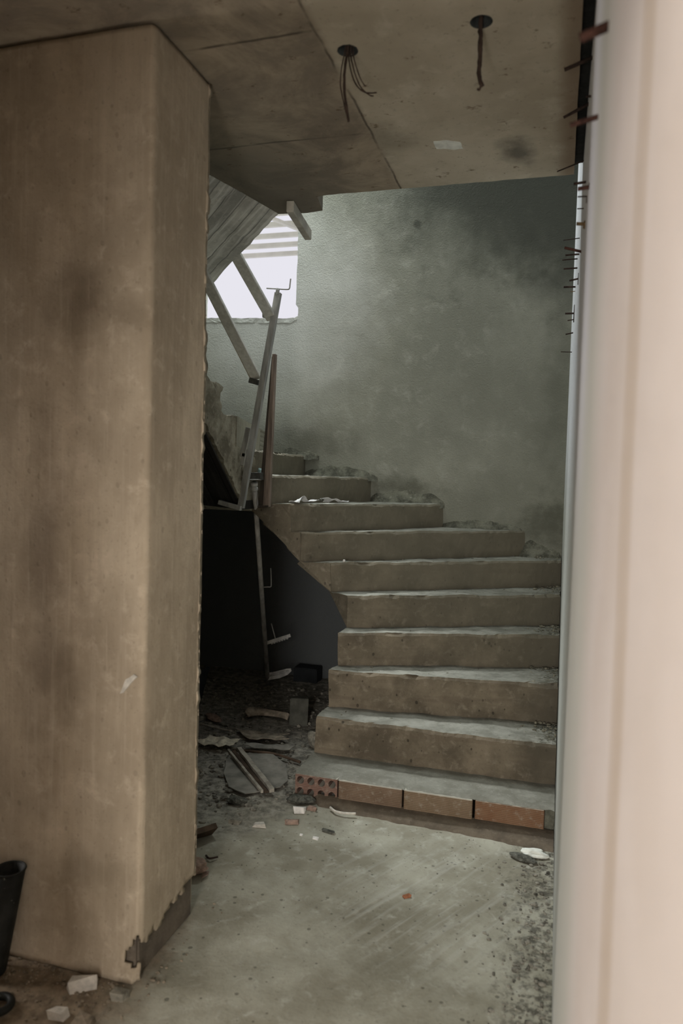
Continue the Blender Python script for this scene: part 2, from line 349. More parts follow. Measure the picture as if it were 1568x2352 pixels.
def tube(name, pts, r, mat, parent=None, n=8, r1=None, smooth_path=True, jit=0.):
    pts = [V(p) for p in pts]
    if smooth_path and len(pts) > 2:
        q = []
        for i in range(len(pts)-1):
            a, b, c, d = pts[max(i-1, 0)], pts[i], pts[i+1], pts[min(i+2, len(pts)-1)]
            for k in range(6):
                t = k/6; q.append(.5*((2*b)+(c-a)*t+(2*a-5*b+4*c-d)*t*t+(3*b-a-3*c+d)*t**3))
        pts = q+[pts[-1]]
    vs, fs = [], []; up = V((.31, .77, .55)); N = len(pts)
    for i, p in enumerate(pts):
        d = (pts[min(i+1, N-1)]-pts[max(i-1, 0)]).normalized(); a = d.cross(up).normalized(); b = d.cross(a)
        rr = r + ((r1 if r1 is not None else r)-r)*i/max(1, N-1)
        for k in range(n):
            t = 2*math.pi*k/n; rk = rr*(1+jit*noise.noise(p*90+V((k, 0, 0))))
            vs.append(p+(a*math.cos(t)+b*math.sin(t))*rk)
    for i in range(N-1):
        for k in range(n): fs.append((i*n+k, i*n+(k+1) % n, (i+1)*n+(k+1) % n, (i+1)*n+k))
    fs += [tuple(range(n-1, -1, -1)), tuple(range((N-1)*n, N*n))]
    return mesh(name, vs, fs, mat, parent, smooth=True)

def plate(name, outer, holes, ext, mat, parent=None, cuts=0, amp=0., freq=8., smooth=False, lock=None):
    """flat polygon with holes, extruded by vector ext; optional subdivision + noise"""
    bm = bmesh.new(); edges = []
    for loop in [outer]+list(holes):
        vs = [bm.verts.new(p) for p in loop]
        edges += [bm.edges.new((vs[i], vs[(i+1) % len(vs)])) for i in range(len(vs))]
    bmesh.ops.triangle_fill(bm, edges=edges, use_beauty=True, use_dissolve=False)
    r = bmesh.ops.extrude_face_region(bm, geom=bm.faces[:])
    bmesh.ops.translate(bm, verts=[v for v in r['geom'] if isinstance(v, bmesh.types.BMVert)], vec=ext)
    for _ in range(cuts):
        le = [e for e in bm.edges if e.calc_length() > .03]
        bmesh.ops.subdivide_edges(bm, edges=le, cuts=1)
        bmesh.ops.triangulate(bm, faces=[f for f in bm.faces if len(f.verts) > 4])
    if amp:
        for v in bm.verts:
            k = 1. if lock is None else lock(v.co)
            v.co += noise.noise_vector(v.co*freq)*amp*k
    return from_bm(name, bm, mat, parent, smooth)

def jag(pts, step=.02, amp=.006, closed=True, f=40.):
    out = []; n = len(pts)
    for i in range(n if closed else n-1):
        a, b = V(pts[i]), V(pts[(i+1) % n]); k = max(1, int((b-a).length/step))
        for j in range(k):
            p = a.lerp(b, j/k); out.append(p)
    return [p+noise.noise_vector(p*f)*amp for p in out]

def rock(name, p, size, mat, parent=None, seed=0, flat=.6, sub=2, rot=None):
    bm = bmesh.new(); bmesh.ops.create_icosphere(bm, subdivisions=sub, radius=1.)
    rd = random.Random(seed); off = V((rd.uniform(-9, 9), rd.uniform(-9, 9), rd.uniform(-9, 9)))
    sx, sy, sz = (size if isinstance(size, tuple) else (size, size*rd.uniform(.6, .9), size*flat))
    for v in bm.verts:
        c = v.co.copy(); c *= 1+.38*noise.noise(c*1.3+off)+.14*noise.noise(c*3.5+off)
        v.co = V((c.x*sx, c.y*sy, c.z*sz))
    bmesh.ops.rotate(bm, verts=bm.verts, cent=(0, 0, 0), matrix=Matrix.Rotation(rot if rot is not None else rd.uniform(0, 6.28), 3, 'Z'))
    zmin = min(v.co.z for v in bm.verts)
    bmesh.ops.translate(bm, verts=bm.verts, vec=V(p)+V((0, 0, -zmin*.9)))
    return from_bm(name, bm, mat, parent)

def scatter(name, spots, mat, sub=1):
    """many tiny crumbs as one uncountable heap"""
    bm = bmesh.new()
    for (p, r, sd) in spots:
        res = bmesh.ops.create_icosphere(bm, subdivisions=sub, radius=1.)
        rd = random.Random(sd); k = V((rd.uniform(.6, 1.4), rd.uniform(.6, 1.2), rd.uniform(.4, .9)))
        for v in res['verts']:
            c = v.co*(1+.35*noise.noise(v.co*1.7+V((sd, 0, 0)))); v.co = V(p)+V((c.x*k.x*r, c.y*k.y*r, c.z*k.z*r+r*.3))
    o = from_bm(name, bm, mat); o['kind'] = 'stuff'; return o

def lerp2(a, b, t): return (a[0]+(b[0]-a[0])*t, a[1]+(b[1]-a[1])*t)

XW, YB, ZC, YS = .045, 5.2, 2.75, 3.18     # right wall, back wall, ceiling underside, slab edge

# ------------------------------------------------------------------ floor
def floor_h(x, y):
    soil = min(1, max(0, (-.75*x+.62*y-2.6)/.5))
    z = .004*noise.noise(V((x*6, y*6, 0)))+.0015*noise.noise(V((x*30, y*30, 3)))
    return z*(1+2.2*soil) - .004
vs, fs = [], []
xs = [-3.4, -3.0]+[-2.7+.03*i for i in range(94)]+[.3]; ys = [-2.0, -.5, .6, 1.2]+[1.4+.03*i for i in range(126)]+[5.3]
for y in ys:
    for x in xs: vs.append((x, y, floor_h(x, y)))
nx = len(xs)
for j in range(len(ys)-1):
    for i in range(nx-1): fs.append((j*nx+i, j*nx+i+1, (j+1)*nx+i+1, (j+1)*nx+i))
struct(mesh('floor', vs, fs, M['floor'], smooth=True))

# ------------------------------------------------------------------ walls
bm = bmesh.new(); bx(bm, (XW, -2.0, -.05), (XW+.2, 5.4, 5.6)); struct(from_bm('wall_right', bm, M['rightwall']))
hole = jag([(-2.745, YB, 2.69), (-1.95, YB, 2.655), (-1.90, YB, 2.68), (-1.893, YB, 2.74), (-1.915, YB, 2.77), (-1.902, YB, 3.95), (-2.745, YB, 3.95)], .03, .006, f=25)
for p in hole: p.y = YB
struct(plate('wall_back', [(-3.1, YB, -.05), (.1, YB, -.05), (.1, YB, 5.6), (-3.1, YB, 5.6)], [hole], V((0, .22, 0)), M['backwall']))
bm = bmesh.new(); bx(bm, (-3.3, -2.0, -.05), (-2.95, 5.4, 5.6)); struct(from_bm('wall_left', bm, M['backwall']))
bm = bmesh.new(); bx(bm, (-3.0, .30, -.02), (-.79, .42, ZC)); bx(bm, (-.79, .30, 1.86), (XW, .42, ZC)); struct(from_bm('added_unseen_partition', bm, M['pillar']))  # unseen partition, added with its opening shaped to shade the pillar
bm = bmesh.new(); bx(bm, (-3.3, -2.2, -.05), (.25, -2.0, ZC)); struct(from_bm('wall_rear', bm, M['pillar']))

# ceiling slab with two conduit holes
H1, H2 = (-.643, 2.132), (-.251, 2.085)
def circ(c, r, n=18, z=ZC, j=.0): return [(c[0]+r*(1+j*noise.noise(V((k*1.3, c[0], 0))))*math.cos(2*math.pi*k/n), c[1]+r*(1+j*noise.noise(V((k*1.3, c[0], 5))))*math.sin(2*math.pi*k/n), z) for k in range(n)]
edge = [(.012, -2.0, ZC)] + [(.012+.004*noise.noise(V((0, y*9, 0))), y, ZC) for y in [1.2+.1*i for i in range(20)]]
edge += [(x, YS+.007*noise.noise(V((x*14, 0, 2))), ZC) for x in [.012-.03*i for i in range(36)]]
edge += [(-1.085, YS+.01, ZC), (-1.115, 3.36, ZC), (-1.20, 3.375, ZC), (-1.335, 3.36, ZC), (-1.40, 3.07, ZC), (-1.476, 2.787, ZC), (-1.50, 2.45, ZC), (-3.1, 2.45, ZC), (-3.1, -2.0, ZC)]
struct(plate('ceiling', edge, [circ(H1, .03, j=.25), circ(H2, .03, j=.15)], V((0, 0, .22)), M['ceiling']))
bm = bmesh.new(); bx(bm, (-3.1, -2.0, 3.0), (.2, 2.4, 3.1)); bx(bm, (-3.1, 2.2, 5.5), (-2.75, 5.4, 5.6)); bx(bm, (-.9, 2.2, 5.5), (.2, 5.4, 5.6)); bx(bm, (-2.75, 2.2, 5.5), (-.9, 3.3, 5.6))
struct(from_bm('ceiling_upper', bm, M['roof']))
pp = jag([(-.495, 2.762, ZC-.0015), (-.44, 2.765, ZC-.0015), (-.40, 2.79, ZC-.0015), (-.392, 2.845, ZC-.0015), (-.43, 2.85, ZC-.0015), (-.49, 2.825, ZC-.0015)], .012, .006)
for p in pp: p.z = ZC-.0015
pt = plate('trim_1', pp, [], V((0, 0, .001)), M['patch']); struct(pt)

bm = bmesh.new(); bx(bm, (.0125, -1.9, 2.785), (XW-.0005, 3.16, 2.96)); struct(from_bm('gap_shade_strip', bm, M['gap']))  # added dark strip standing in for the shade in the slab gap
# window opening: rough mortar sill
sl = jag([(-2.75, YB-.004, 2.66), (-1.95, YB-.004, 2.63), (-1.90, YB-.004, 2.655), (-1.93, YB-.004, 2.668), (-1.98, YB-.004, 2.664), (-2.75, YB-.004, 2.695)], .03, .005, f=30)
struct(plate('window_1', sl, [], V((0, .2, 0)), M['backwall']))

# ------------------------------------------------------------------ pillar
P = thing('concrete_pillar', (-1.6, 2.04, 0), 'beige plastered pillar with a broken bottom corner, left foreground', 'pillar')
PX, PY0, PY1 = -1.12, 1.86, 2.225
peri = [(-2.6, PY0)]+[(-2.0+.03*i, PY0) for i in range(1, 21)]
peri += [(-1.40+.012*i, PY0) for i in range(1, 22)]
for k in range(7):
    a = -math.pi/2+k/6*math.pi/2; peri.append((PX-.02+.02*math.cos(a), PY0+.02+.02*math.sin(a)))
peri += [(PX, PY0+.02+.012*i) for i in range(1, 28)]
for k in range(7):
    a = k/6*math.pi/2; peri.append((PX-.025+.025*math.cos(a), PY1-.025+.025*math.sin(a)))
peri += [(PX-.05*i, PY1) for i in range(1, 8)]+[(-2.6, PY1)]
hs = [.0125*i for i in range(220)]
def chipped(x, y, h):
    j = .018*noise.noise(V((x*40, y*40, h*40)))+.012*noise.noise(V((x*110, y*110, h*110)))
    if y > PY0+.012 and x > PX-.03:
        lim = .105+(.02 if y > 2.0 else .0)+j*1.4
        if y > 2.0: lim += (y-2.0)*.12
        return h < lim
    if y < PY0+.02 and x > PX-.05: return .045+j < h < .135+j+(x-PX)*.9
    return False
vs, fs = [], []; n = len(peri)
for h in hs:
    for (x, y) in peri:
        w = .0028*noise.noise(V((x*7, y*7, h*5)))+.0012*noise.noise(V((x*40, y*40, h*40)))
        edgey = abs(x-PX) < .03 and (y > PY1-.03 or y < PY0+.03)
        if edgey: w += -.005*max(0, noise.noise(V((x*3, y*3, h*9)))-.2)-.002*max(0, noise.noise(V((2, 1, h*30))))
        dx, dy = (0, -1) if y <= PY0+.001 else ((0, 1) if y >= PY1-.001 else (1, 0))
        flare = .018*max(0, 1-h/.10)**2 if dy == -1 else 0
        vs.append((x+dx*w, y+dy*(w+flare), h))
for j in range(len(hs)-1):
    for i in range(n-1):
        x = (peri[i][0]+peri[i+1][0])/2; y = (peri[i][1]+peri[i+1][1])/2; h = (hs[j]+hs[j+1])/2
        if not chipped(x, y, h): fs.append((j*n+i, j*n+i+1, (j+1)*n+i+1, (j+1)*n+i))
sh = mesh('plaster_coat', vs, fs, M['pillar'], P, smooth=True)
md = sh.modifiers.new('thick', 'SOLIDIFY'); md.thickness = .014; md.offset = -1
bm = bmesh.new(); bx(bm, (-2.58, PY0+.016, 0), (PX-.016, PY1-.016, 2.747)); bmesh.ops.bevel(bm, geom=bm.edges[:], offset=.006, segments=2, affect='EDGES')
co = from_bm('bare_core', bm, M['pillar_core'], P); co['label'] = 'darker bare concrete where plaster has broken off'
sc = jag([(-1.197, 0, .852), (-1.185, 0, .856), (-1.163, 0, .884), (-1.140, 0, .908), (-1.152, 0, .914), (-1.178, 0, .896)], .01, .002)
plate('plaster_scrape', [(p.x, PY0-.0045, p.z) for p in sc], [], V((0, .003, 0)), M['stone_pale'], P)['label'] = 'pale scrape in the plaster'

# ------------------------------------------------------------------ staircase
HT = [.0, .113, .297, .486, .657, .833, .997, 1.168, 1.33, 1.50, 1.65, 1.82, 1.985, 2.15]
RL = {1: ((-1.123, 3.2), (.045, 3.2)), 2: ((-1.117, 3.469), (.045, 3.476)), 3: ((-1.113, 3.66), (.045, 3.825)), 4: ((-1.105, 3.80), (.045, 4.225)),
      5: ((-1.108, 3.97), (.045, 4.575)), 6: ((-1.251, 4.1), (.045, 4.975)), 7: ((-1.439, 4.1), (.045, 5.42)), 8: ((-1.508, 4.1), (-.50, 5.60)),
      9: ((-1.66, 4.1), (-1.17, 5.60)), 10: ((-1.755, 4.1), (-1.82, 5.5)), 11: ((-1.78, 3.845), (-2.25, 5.5)), 12: ((-1.78, 3.64), (-3.0, 4.9))}
ST = thing('staircase', (-.55, 3.9, 0), 'worn raw concrete winding staircase on a hollow brick bottom step', 'staircase')
def soff(x): return .744+(-1.137-x)*.886
def clampP(p): return V((min(p.x, XW-.002), min(p.y, YB-.002), p.z))
def cliplen(l0, r0):
    t = 1.
    if r0[1] > YB: t = (YB-l0[1])/(r0[1]-l0[1])
    return t
def step(i, parent):
    N = 64; (l0, r0), (l1, r1) = RL[i], RL[i+1]; top = HT[i]; base = HT[i-1]
    if i <= 4: zbf = zbb = 0.0
    elif i == 5: zbf, zbb = .655, .835
    elif i >= 10: zbf = zbb = HT[i]-.17
    else: zbf = min(base-.01, soff(l0[0])); zbb = min(top-.02, soff(l1[0]))
    vs, fs = [], []; prof = None
    tt = [0, .06, .14, .25, .38, .52, .66, .8, .92, 1.03]
    fz = [0., .2, .4, .6, .78, .9]
    for u in range(N+1):
        t = u/N*cliplen(l0, r0); A = V((*lerp2(l0, r0, t), 0)); B = V((*lerp2(l1, r1, t), 0))
        pass
        d = (B-A); Ld = max(d.length, 1e-4); dn = d/Ld
        tw = V(r0).to_3d()-V(l0).to_3d(); nrm = V((tw.y, -tw.x, 0)).normalized()   # outward (toward the climber)
        row = [A+V((0, 0, zbf))]
        for z in fz: row.append(A+V((0, 0, base-.02+(top-base+.02)*z)))
        chip = max(0, noise.noise(V((A.x*11, A.y*11, i*3.1)))-.15)*.03+max(0, noise.noise(V((A.x*38, A.y*38, i*7.7))))*.011
        row.append(A-nrm*chip*.2+V((0, 0, top-.012-chip*.8)))
        row.append(A-nrm*(.010+chip*1.2)+V((0, 0, top-.001-chip*.25)))
        for k in tt[1:]:
            row.append(A-nrm*(.010)*(1-k)+d*k+V((0, 0, top-.006*k+.004*noise.noise(V((A.x*14+k*3, A.y*14, i))))))
        row.append(B+dn*.02+V((0, 0, zbb)))
        prof = len(row)
        for q in row:
            w = noise.noise_vector(q*7+V((0, 0, i)))*.007+noise.noise_vector(q*30)*.0025
            if q.z < .003: w.z = 0
            vs.append(clampP(q+w))
    for u in range(N):
        for k in range(prof): fs.append((u*prof+k, u*prof+(k+1) % prof, (u+1)*prof+(k+1) % prof, (u+1)*prof+k))
    fs += [tuple(range(prof)), tuple(range(N*prof+prof-1, N*prof-1, -1))]
    o = mesh('step', vs, fs, M['step'], parent, smooth=False)
    return o
for i in range(2, 12): step(i, ST)

# bottom step: four hollow bricks with a thin dusty topping
def brick(name, lo, hi, mat, parent, holes=None, face=1):
    """hollow clay brick; holes=(cols,rows) open through the front (-Y) face"""
    bm = bmesh.new()
    x0, y0, z0 = lo; x1, y1, z1 = hi
    if not holes:
        bx(bm, lo, hi); bmesh.ops.bevel(bm, geom=bm.edges[:], offset=.003, segments=1, affect='EDGES')
        return from_bm(name, bm, mat, parent)
    lp = []
    c, r = holes
    for a in range(c):
        for b in range(r):
            cx = x0+(x1-x0)*(a+.5)/c; cz = z0+(z1-z0)*(b+.5)/r; rx = (x1-x0)/c*.34; rz = (z1-z0)/r*.34
            lp.append([(cx+rx*math.cos(t*math.pi/8), y0, cz+rz*math.sin(t*math.pi/8)) for t in range(16)])
    return plate(name, [(x0, y0, z0), (x1, y0, z0), (x1, y0, z1), (x0, y0, z1)], lp, V((0, y1-y0, 0)), mat, parent)
HB = .107
b = brick('hollow_brick', (-1.123, 3.205, .0), (-.918, 3.46, HB), M['brick_end'], ST, (4, 2)); b['label'] = 'end-on hollow brick showing two rows of round holes'
bm = bmesh.new(); bx(bm, (-1.118, 3.29, .004), (-.923, 3.45, HB-.006)); from_bm('core_shadow', bm, M['brick_hole'], b)
brick('hollow_brick', (-.911, 3.20, -.0), (-.614, 3.46, HB), M['brick_brown'], ST)['label'] = 'brown hollow brick laid lengthwise'
brick('hollow_brick', (-.605, 3.198, -.0), (-.301, 3.46, HB), M['brick_tan'], ST)['label'] = 'tan grooved hollow brick laid lengthwise'
brick('hollow_brick', (-.290, 3.205, -.0), (.002, 3.46, HB), M['brick_red'], ST)['label'] = 'orange grooved hollow brick laid lengthwise'
vs, fs = [], []
NX, NY = 90, 12
for j in range(NY+1):
    for i in range(NX+1):
        x = -1.125+(XW-.002+1.125)*i/NX; fr = 3.207+.018*max(0, noise.noise(V((x*22, 1, 0))))+.006*noise.noise(V((x*60, 2, 0)))
        y = fr+(3.49-fr)*j/NY; z = .1135+.003*noise.noise(V((x*14, y*14, 0)))+.0015*noise.noise(V((x*50, y*50, 0)))
        if j == 0: z = HB+.0005
        gap = min(abs(x+.6095), abs(x+.9145))
        if gap < .006 and (j < 4 or (j == 8)): z -= .006
        vs.append((x, y, z))
for j in range(NY):
    for i in range(NX): fs.append((j*(NX+1)+i, j*(NX+1)+i+1, (j+1)*(NX+1)+i+1, (j+1)*(NX+1)+i))
mesh('dusty_topping', vs, fs, M['topping'], ST, smooth=True)
# brown mortar bed spilling in front of the bricks
vs, fs = [], []
for j in range(7):
    for i in range(NX+1):
        t = i/NX; x = -1.03+(XW-.002+1.03)*t
        wdt = .07+.075*t+.012*noise.noise(V((x*9, 0, 4)))+.004*noise.noise(V((x*40, 0, 4)))
        if t < .04: wdt *= t/.04
        s_ = j/6; y = 3.21-wdt*s_; z = .022*(1-s_)**1.2+.003*noise.noise(V((x*20, y*20, 1)))*(1-s_)+(.003 if j < 6 else -.006)
        vs.append((x, y, z))
for j in range(6):
    for i in range(NX): fs.append((j*(NX+1)+i, j*(NX+1)+i+1, (j+1)*(NX+1)+i+1, (j+1)*(NX+1)+i))
mesh('mortar_bed', vs, fs, M['bed'], ST, smooth=True)
# rough mortar heel by the wall at the right end of the brick step
bm = bmesh.new(); bx(bm, (.004, 3.225, -.002), (XW-.001, 3.46, HB-.004)); from_bm('mortar_heel', bm, M['lump'], ST)

# inner string: the edge of the winders facing the well
yS = 4.095
low = [(-1.105, .70), (-1.14, .747), (-1.22, .806), (-1.29, .866), (-1.44, .998), (-1.58, 1.132), (-1.70, 1.235), (-1.77, 1.305)]
top_ = [(-1.77, 1.49), (-1.665, 1.49), (-1.66, 1.325), (-1.51, 1.325), (-1.505, 1.163), (-1.445, 1.163), (-1.435, .992), (-1.255, .992), (-1.245, .828), (-1.105, .828)]
poly = jag([(x, yS, z) for x, z in low+top_], .025, .005, f=22)
plate('inner_string', poly, [], V((0, .10, 0)), M['string'], ST, cuts=1, amp=.004, freq=25)

# flight that climbs back toward the viewer on the far side of the well
def ll(y0): return y0
pr = [(4.12, 1.28), (4.12, 1.62), (3.97, 1.63), (3.86, 1.66), (3.845, 1.69), (3.842, 1.80), (3.80, 1.825), (3.67, 1.815), (3.645, 1.84), (3.63, 1.93), (3.655, 1.965), (3.60, 1.985), (3.50, 1.975),
      (3.47, 2.0), (3.455, 2.08), (3.462, 2.14), (3.44, 2.155), (3.29, 2.14), (3.275, 2.17), (3.27, 2.30), (3.12, 2.315), (3.095, 2.47), (2.95, 2.48), (2.93, 2.56), (2.93, 2.22)]
bot = [(3.266, 1.915), (3.50, 1.719), (3.72, 1.531), (3.933, 1.346), (3.96, 1.30)]
poly = jag([(-1.752, y, z) for y, z in pr+bot], .018, .007, f=30)
lg = plate('flight_side', poly, [], V((-1.2, 0, 0)), M['leftleg'], ST, cuts=1, amp=.006, freq=30, lock=lambda c: 1. if c.x > -1.8 else 0.)
lg['label'] = 'crumbling stepped side of the flight beyond the stair well'
sfp = [(-1.765, 2.95, 2.176), (-1.765, 3.266, 1.908), (-1.765, 3.93, 1.341), (-2.94, 3.93, 1.341), (-2.94, 2.95, 2.176)]
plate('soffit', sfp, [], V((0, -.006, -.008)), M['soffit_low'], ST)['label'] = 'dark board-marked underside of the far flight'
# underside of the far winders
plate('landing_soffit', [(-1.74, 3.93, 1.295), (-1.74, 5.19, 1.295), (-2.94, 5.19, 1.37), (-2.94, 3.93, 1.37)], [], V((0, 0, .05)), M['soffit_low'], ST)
# dusty hollow bricks forming the riser beyond the well
def on_r11(t, off=0.): 
    a, b_ = RL[11]; p = lerp2(a, b_, t); d = V((b_[0]-a[0], b_[1]-a[1], 0)).normalized(); n_ = V((d.y, -d.x, 0)); return V((p[0], p[1], 0))+n_*off
def brick_on(t0, t1, z0, z1, holes, mat):
    a, b_ = on_r11(t0), on_r11(t1); d = (b_-a); n_ = V((d.y, -d.x, 0)).normalized(); Lb = d.length
    lp = []
    if holes:
        c, r = holes
        for i in range(c):
            for j in range(r):
                cx = Lb*(i+.5)/c; cz = z0+(z1-z0)*(j+.5)/r
                lp.append([tuple(a+n_*.03+d.normalized()*(cx+Lb/c*.3*math.cos(t*math.pi/6))+V((0, 0, cz+(z1-z0)/r*.3*math.sin(t*math.pi/6)))) for t in range(12)])
    f = lambda p, z: tuple(p+n_*.03+V((0, 0, z)))
    o = plate('hollow_brick', [f(a, z0), f(b_, z0), f(b_, z1), f(a, z1)], lp, n_*-.022, mat, ST)
    if holes:
        q = [a+n_*.009, b_+n_*.009]
        mesh('core_shadow', [q[0]+V((0, 0, z0)), q[1]+V((0, 0, z0)), q[1]+V((0, 0, z1)), q[0]+V((0, 0, z1))], [(0, 1, 2, 3)], M['brick_hole'], o)
    return o
brick_on(-.012, .42, 1.655, 1.825, None, M['brick_pale'])
brick_on(.43, .62, 1.655, 1.825, None, M['brick_pale'])
brick_on(.63, .80, 1.655, 1.825, (4, 5), M['brick_pale'])['label'] = 'dusty brick with small dark holes'
# rough mortar splashes where treads meet the back wall
def splash(x0, x1, z0, z1, dep, seed):
    vs, fs = [], []; nx_, nz = int((x1-x0)/.012), 14
    for j in range(nz+1):
        for i in range(nx_+1):
            t, s_ = i/nx_, j/nz; x = x0+(x1-x0)*t
            zt = z0+(z1-z0)*(math.sin(math.pi*min(1, max(0, t)))**.6)*(.75+.5*noise.noise(V((x*9, seed, 0))))
            z = z0-.03+(zt-z0+.03)*s_
            d = dep*(1-s_)**1.3*(math.sin(math.pi*t)**.5)*(1+.35*noise.noise(V((x*18, z*18, seed))))+.006*noise.noise(V((x*45, z*45, seed)))*(1-s_)
            vs.append((x, YB-max(-.01, d-.004*(s_ > .95)), z+.008*noise.noise(V((x*40, z*30, seed+3)))))
    for j in range(nz):
        for i in range(nx_): fs.append((j*(nx_+1)+i, j*(nx_+1)+i+1, (j+1)*(nx_+1)+i+1, (j+1)*(nx_+1)+i))
    return mesh('mortar_splash', vs, fs, M['lump'], ST)
splash(-.80, -.22, 1.17, 1.25, .07, 1)
splash(-1.32, -.76, 1.33, 1.46, .075, 2)
splash(-1.85, -1.25, 1.505, 1.60, .075, 3)
splash(-2.05, -1.70, 1.65, 1.72, .06, 4)
splash(-.30, .043, 1.0, 1.12, .06, 5)

# ------------------------------------------------------------------ upper flight soffit, meets the slab edge
U = thing('upper_flight', (-1.6, 3.2, 2.75), 'board-marked underside of the upper stair flight sloping off the ceiling slab', 'stair flight')
J1, J2 = V((-1.476, 2.787, 2.752)), V((-1.335, 3.358, 2.752)); e = V((-.718, .527, -.272))
pa = jag([J1, J2]+[J2+e*k/20 for k in range(1, 26)]+[J1+e*1.25], .03, .008, f=20)
nrm = (J2-J1).cross(e).normalized(); nrm = nrm if nrm.z > 0 else -nrm
plate('soffit_slab', pa, [], nrm*.16, M['soffit_up'], U, cuts=0)
# ------------------------------------------------------------------ timber bits at the slab edge and braces
t = tag(bar('hanging_timber', (-1.218, 3.20, 2.722), (-1.268, 3.60, 2.722), .035, .05, M['wood_pale'], bevel=.003, side=(1, 0, 0)), 'pale short timber stub jutting under the slab edge beside the window', 'timber')
B1 = thing('diagonal_batten', (-1.70, 3.985, 2.05), 'long weathered diagonal batten, lower of the two crossing below the window', 'batten')
bar('batten_body', (-1.865, 3.56, 2.60), (-1.703, 4.0, 2.055), .058, .025, M['wood_grey'], B1, side=(1, 0, .25), bevel=.003)
bar('batten_edge', (-1.886, 3.58, 2.585), (-1.733, 4.0, 2.06), .014, .03, M['wood_tan'], B1, side=(1, 0, .25), bevel=.002)
bar('end_bracket', (-1.74, 3.99, 2.045), (-1.685, 3.99, 2.03), .03, .04, M['steel_dark'], B1, side=(0, 0, 1))
B2 = thing('diagonal_batten', (-1.62, 3.99, 2.42), 'grey diagonal batten seen against the bright window, upper of the two', 'batten')
bar('batten_body', (-1.69, 3.56, 2.70), (-1.625, 4.02, 2.40), .06, .025, M['wood_grey'], B2, side=(1, 0, .25), bevel=.003)
bar('end_bracket', (-1.665, 4.0, 2.46), (-1.662, 4.0, 2.405), .022, .02, M['steel'], B2)
bar('bracket_foot', (-1.665, 4.0, 2.41), (-1.63, 4.0, 2.415), .016, .02, M['steel'], B2, side=(0, 0, 1))

# ------------------------------------------------------------------ raking steel prop, wooden board, lower prop
A = thing('raking_prop', (-1.74, 3.9, 1.31), 'long grey steel prop leaning up across the window with a bent wire head', 'steel prop')
pb, ptp = V((-1.745, 3.90, 1.305)), V((-1.586, 4.0, 2.545))
# channel section: web and two lips
ch = bmesh.new(); bar_bm(ch, pb, ptp, .034, .006, (1, 0, .1))
for sgn in (-1, 1):
    o_ = V((1, 0, -.12)).normalized()*.0155*sgn+V((0, .012, 0)); bar_bm(ch, pb+o_, ptp+o_, .005, .026, (1, 0, .1))
from_bm('channel', ch, M['steel'], A)
bar('foot_bracket', (-1.875, 3.895, 1.335), (-1.735, 3.895, 1.302), .026, .03, M['steel'], A, side=(0, 0, 1))
bar('side_plate', (-1.734, 3.89, 1.60), (-1.700, 3.89, 1.765), .032, .008, M['steel'], A)['label'] = 'short flat plate standing off the prop'
bar('plate_foot', (-1.735, 3.89, 1.55), (-1.722, 3.89, 1.62), .024, .008, M['steel'], A)
tube('screw_stem', [(-1.588, 4.0, 2.53), (-1.584, 4.0, 2.568)], .011, M['steel'], A, smooth_path=False)
tube('head_rod', [(-1.654, 4.0, 2.572), (-1.60, 4.0, 2.567), (-1.528, 4.0, 2.560), (-1.514, 4.0, 2.566), (-1.511, 4.0, 2.585), (-1.508, 4.0, 2.62)], .0038, M['steel'], A)
Wd = thing('wooden_board', (-1.66, 4.06, 1.31), 'narrow brown wooden board standing on edge behind the leaning steel prop', 'board')
bar('board_face', (-1.645, 4.06, 1.312), (-1.618, 4.06, 2.205), .042, .03, M['wood'], Wd, w1=.020, bevel=.002)
bar('board_side', (-1.681, 4.063, 1.312), (-1.629, 4.063, 2.19), .030, .03, M['wood_edge'], Wd, w1=.006, bevel=.001)
bar('board_foot', (-1.695, 4.055, 1.31), (-1.628, 4.055, 1.315), .012, .04, M['wood_edge'], Wd, side=(0, 0, 1))

pt, pf = V((-1.71, 4.015, 1.452)), V((-1.942, 4.894, -.002))
R_ = thing('adjustable_prop', pf, 'thin adjustable steel prop standing in the dark space under the stairs', 'steel prop')
def on_p(k): return pt.lerp(pf, k)
tube('pole', [pt, pf], .0155, M['steel_pale'], R_, n=12, smooth_path=False)
tube('collar', [on_p(.0), on_p(.012)], .021, M['steel_pale'], R_, n=12, smooth_path=False)
tube('collar', [on_p(.022), on_p(.030)], .020, M['steel_pale'], R_, n=12, smooth_path=False)
bar('head_plate', (-1.802, 4.02, 1.487), (-1.664, 4.02, 1.490), .044, .05, M['steel_dark'], R_, side=(0, 0, 1))
bar('plate_lip', (-1.806, 3.992, 1.466), (-1.664, 3.992, 1.470), .006, .05, M['steel_lit'], R_, side=(0, 0, 1))
h0 = on_p(.47)
tube('wire_handle', [h0, h0+V((.04, 0, .006)), h0+V((.062, 0, .008)), h0+V((.068, 0, .02)), h0+V((.066, 0, .075)), h0+V((.062, 0, .13))], .0035, M['steel_pale'], R_)
g0 = on_p(.765)
bm = bmesh.new(); bar_bm(bm, g0, g0+V((.165, .05, .062)), .022, .012, (0, 0, 1))
for k in range(7): bar_bm(bm, g0+V((.165, .05, .062))*(.25+.1*k)+V((0, 0, -.006)), g0+V((.165, .05, .062))*(.25+.1*k)+V((.008, 0, -.018)), .012, .01, (1, 0, 0))
from_bm('upper_tab', bm, M['steel_pale'], R_)
tube('release_pin', [g0+V((.068, .02, .03)), g0+V((.038, .01, .14))], .0035, M['steel_pale'], R_, smooth_path=False)
f0 = on_p(.955)
vs = []; fs = []
outl = [(0, .025), (.06, .04), (.14, .068), (.172, .072), (.178, .055), (.15, .025), (.09, -.005), (.04, -.018), (0, -.03)]
plate('foot_tab', [tuple(f0+V((x, .03*x, z))) for x, z in outl], [], V((0, .008, 0)), M['steel_pale'], R_)
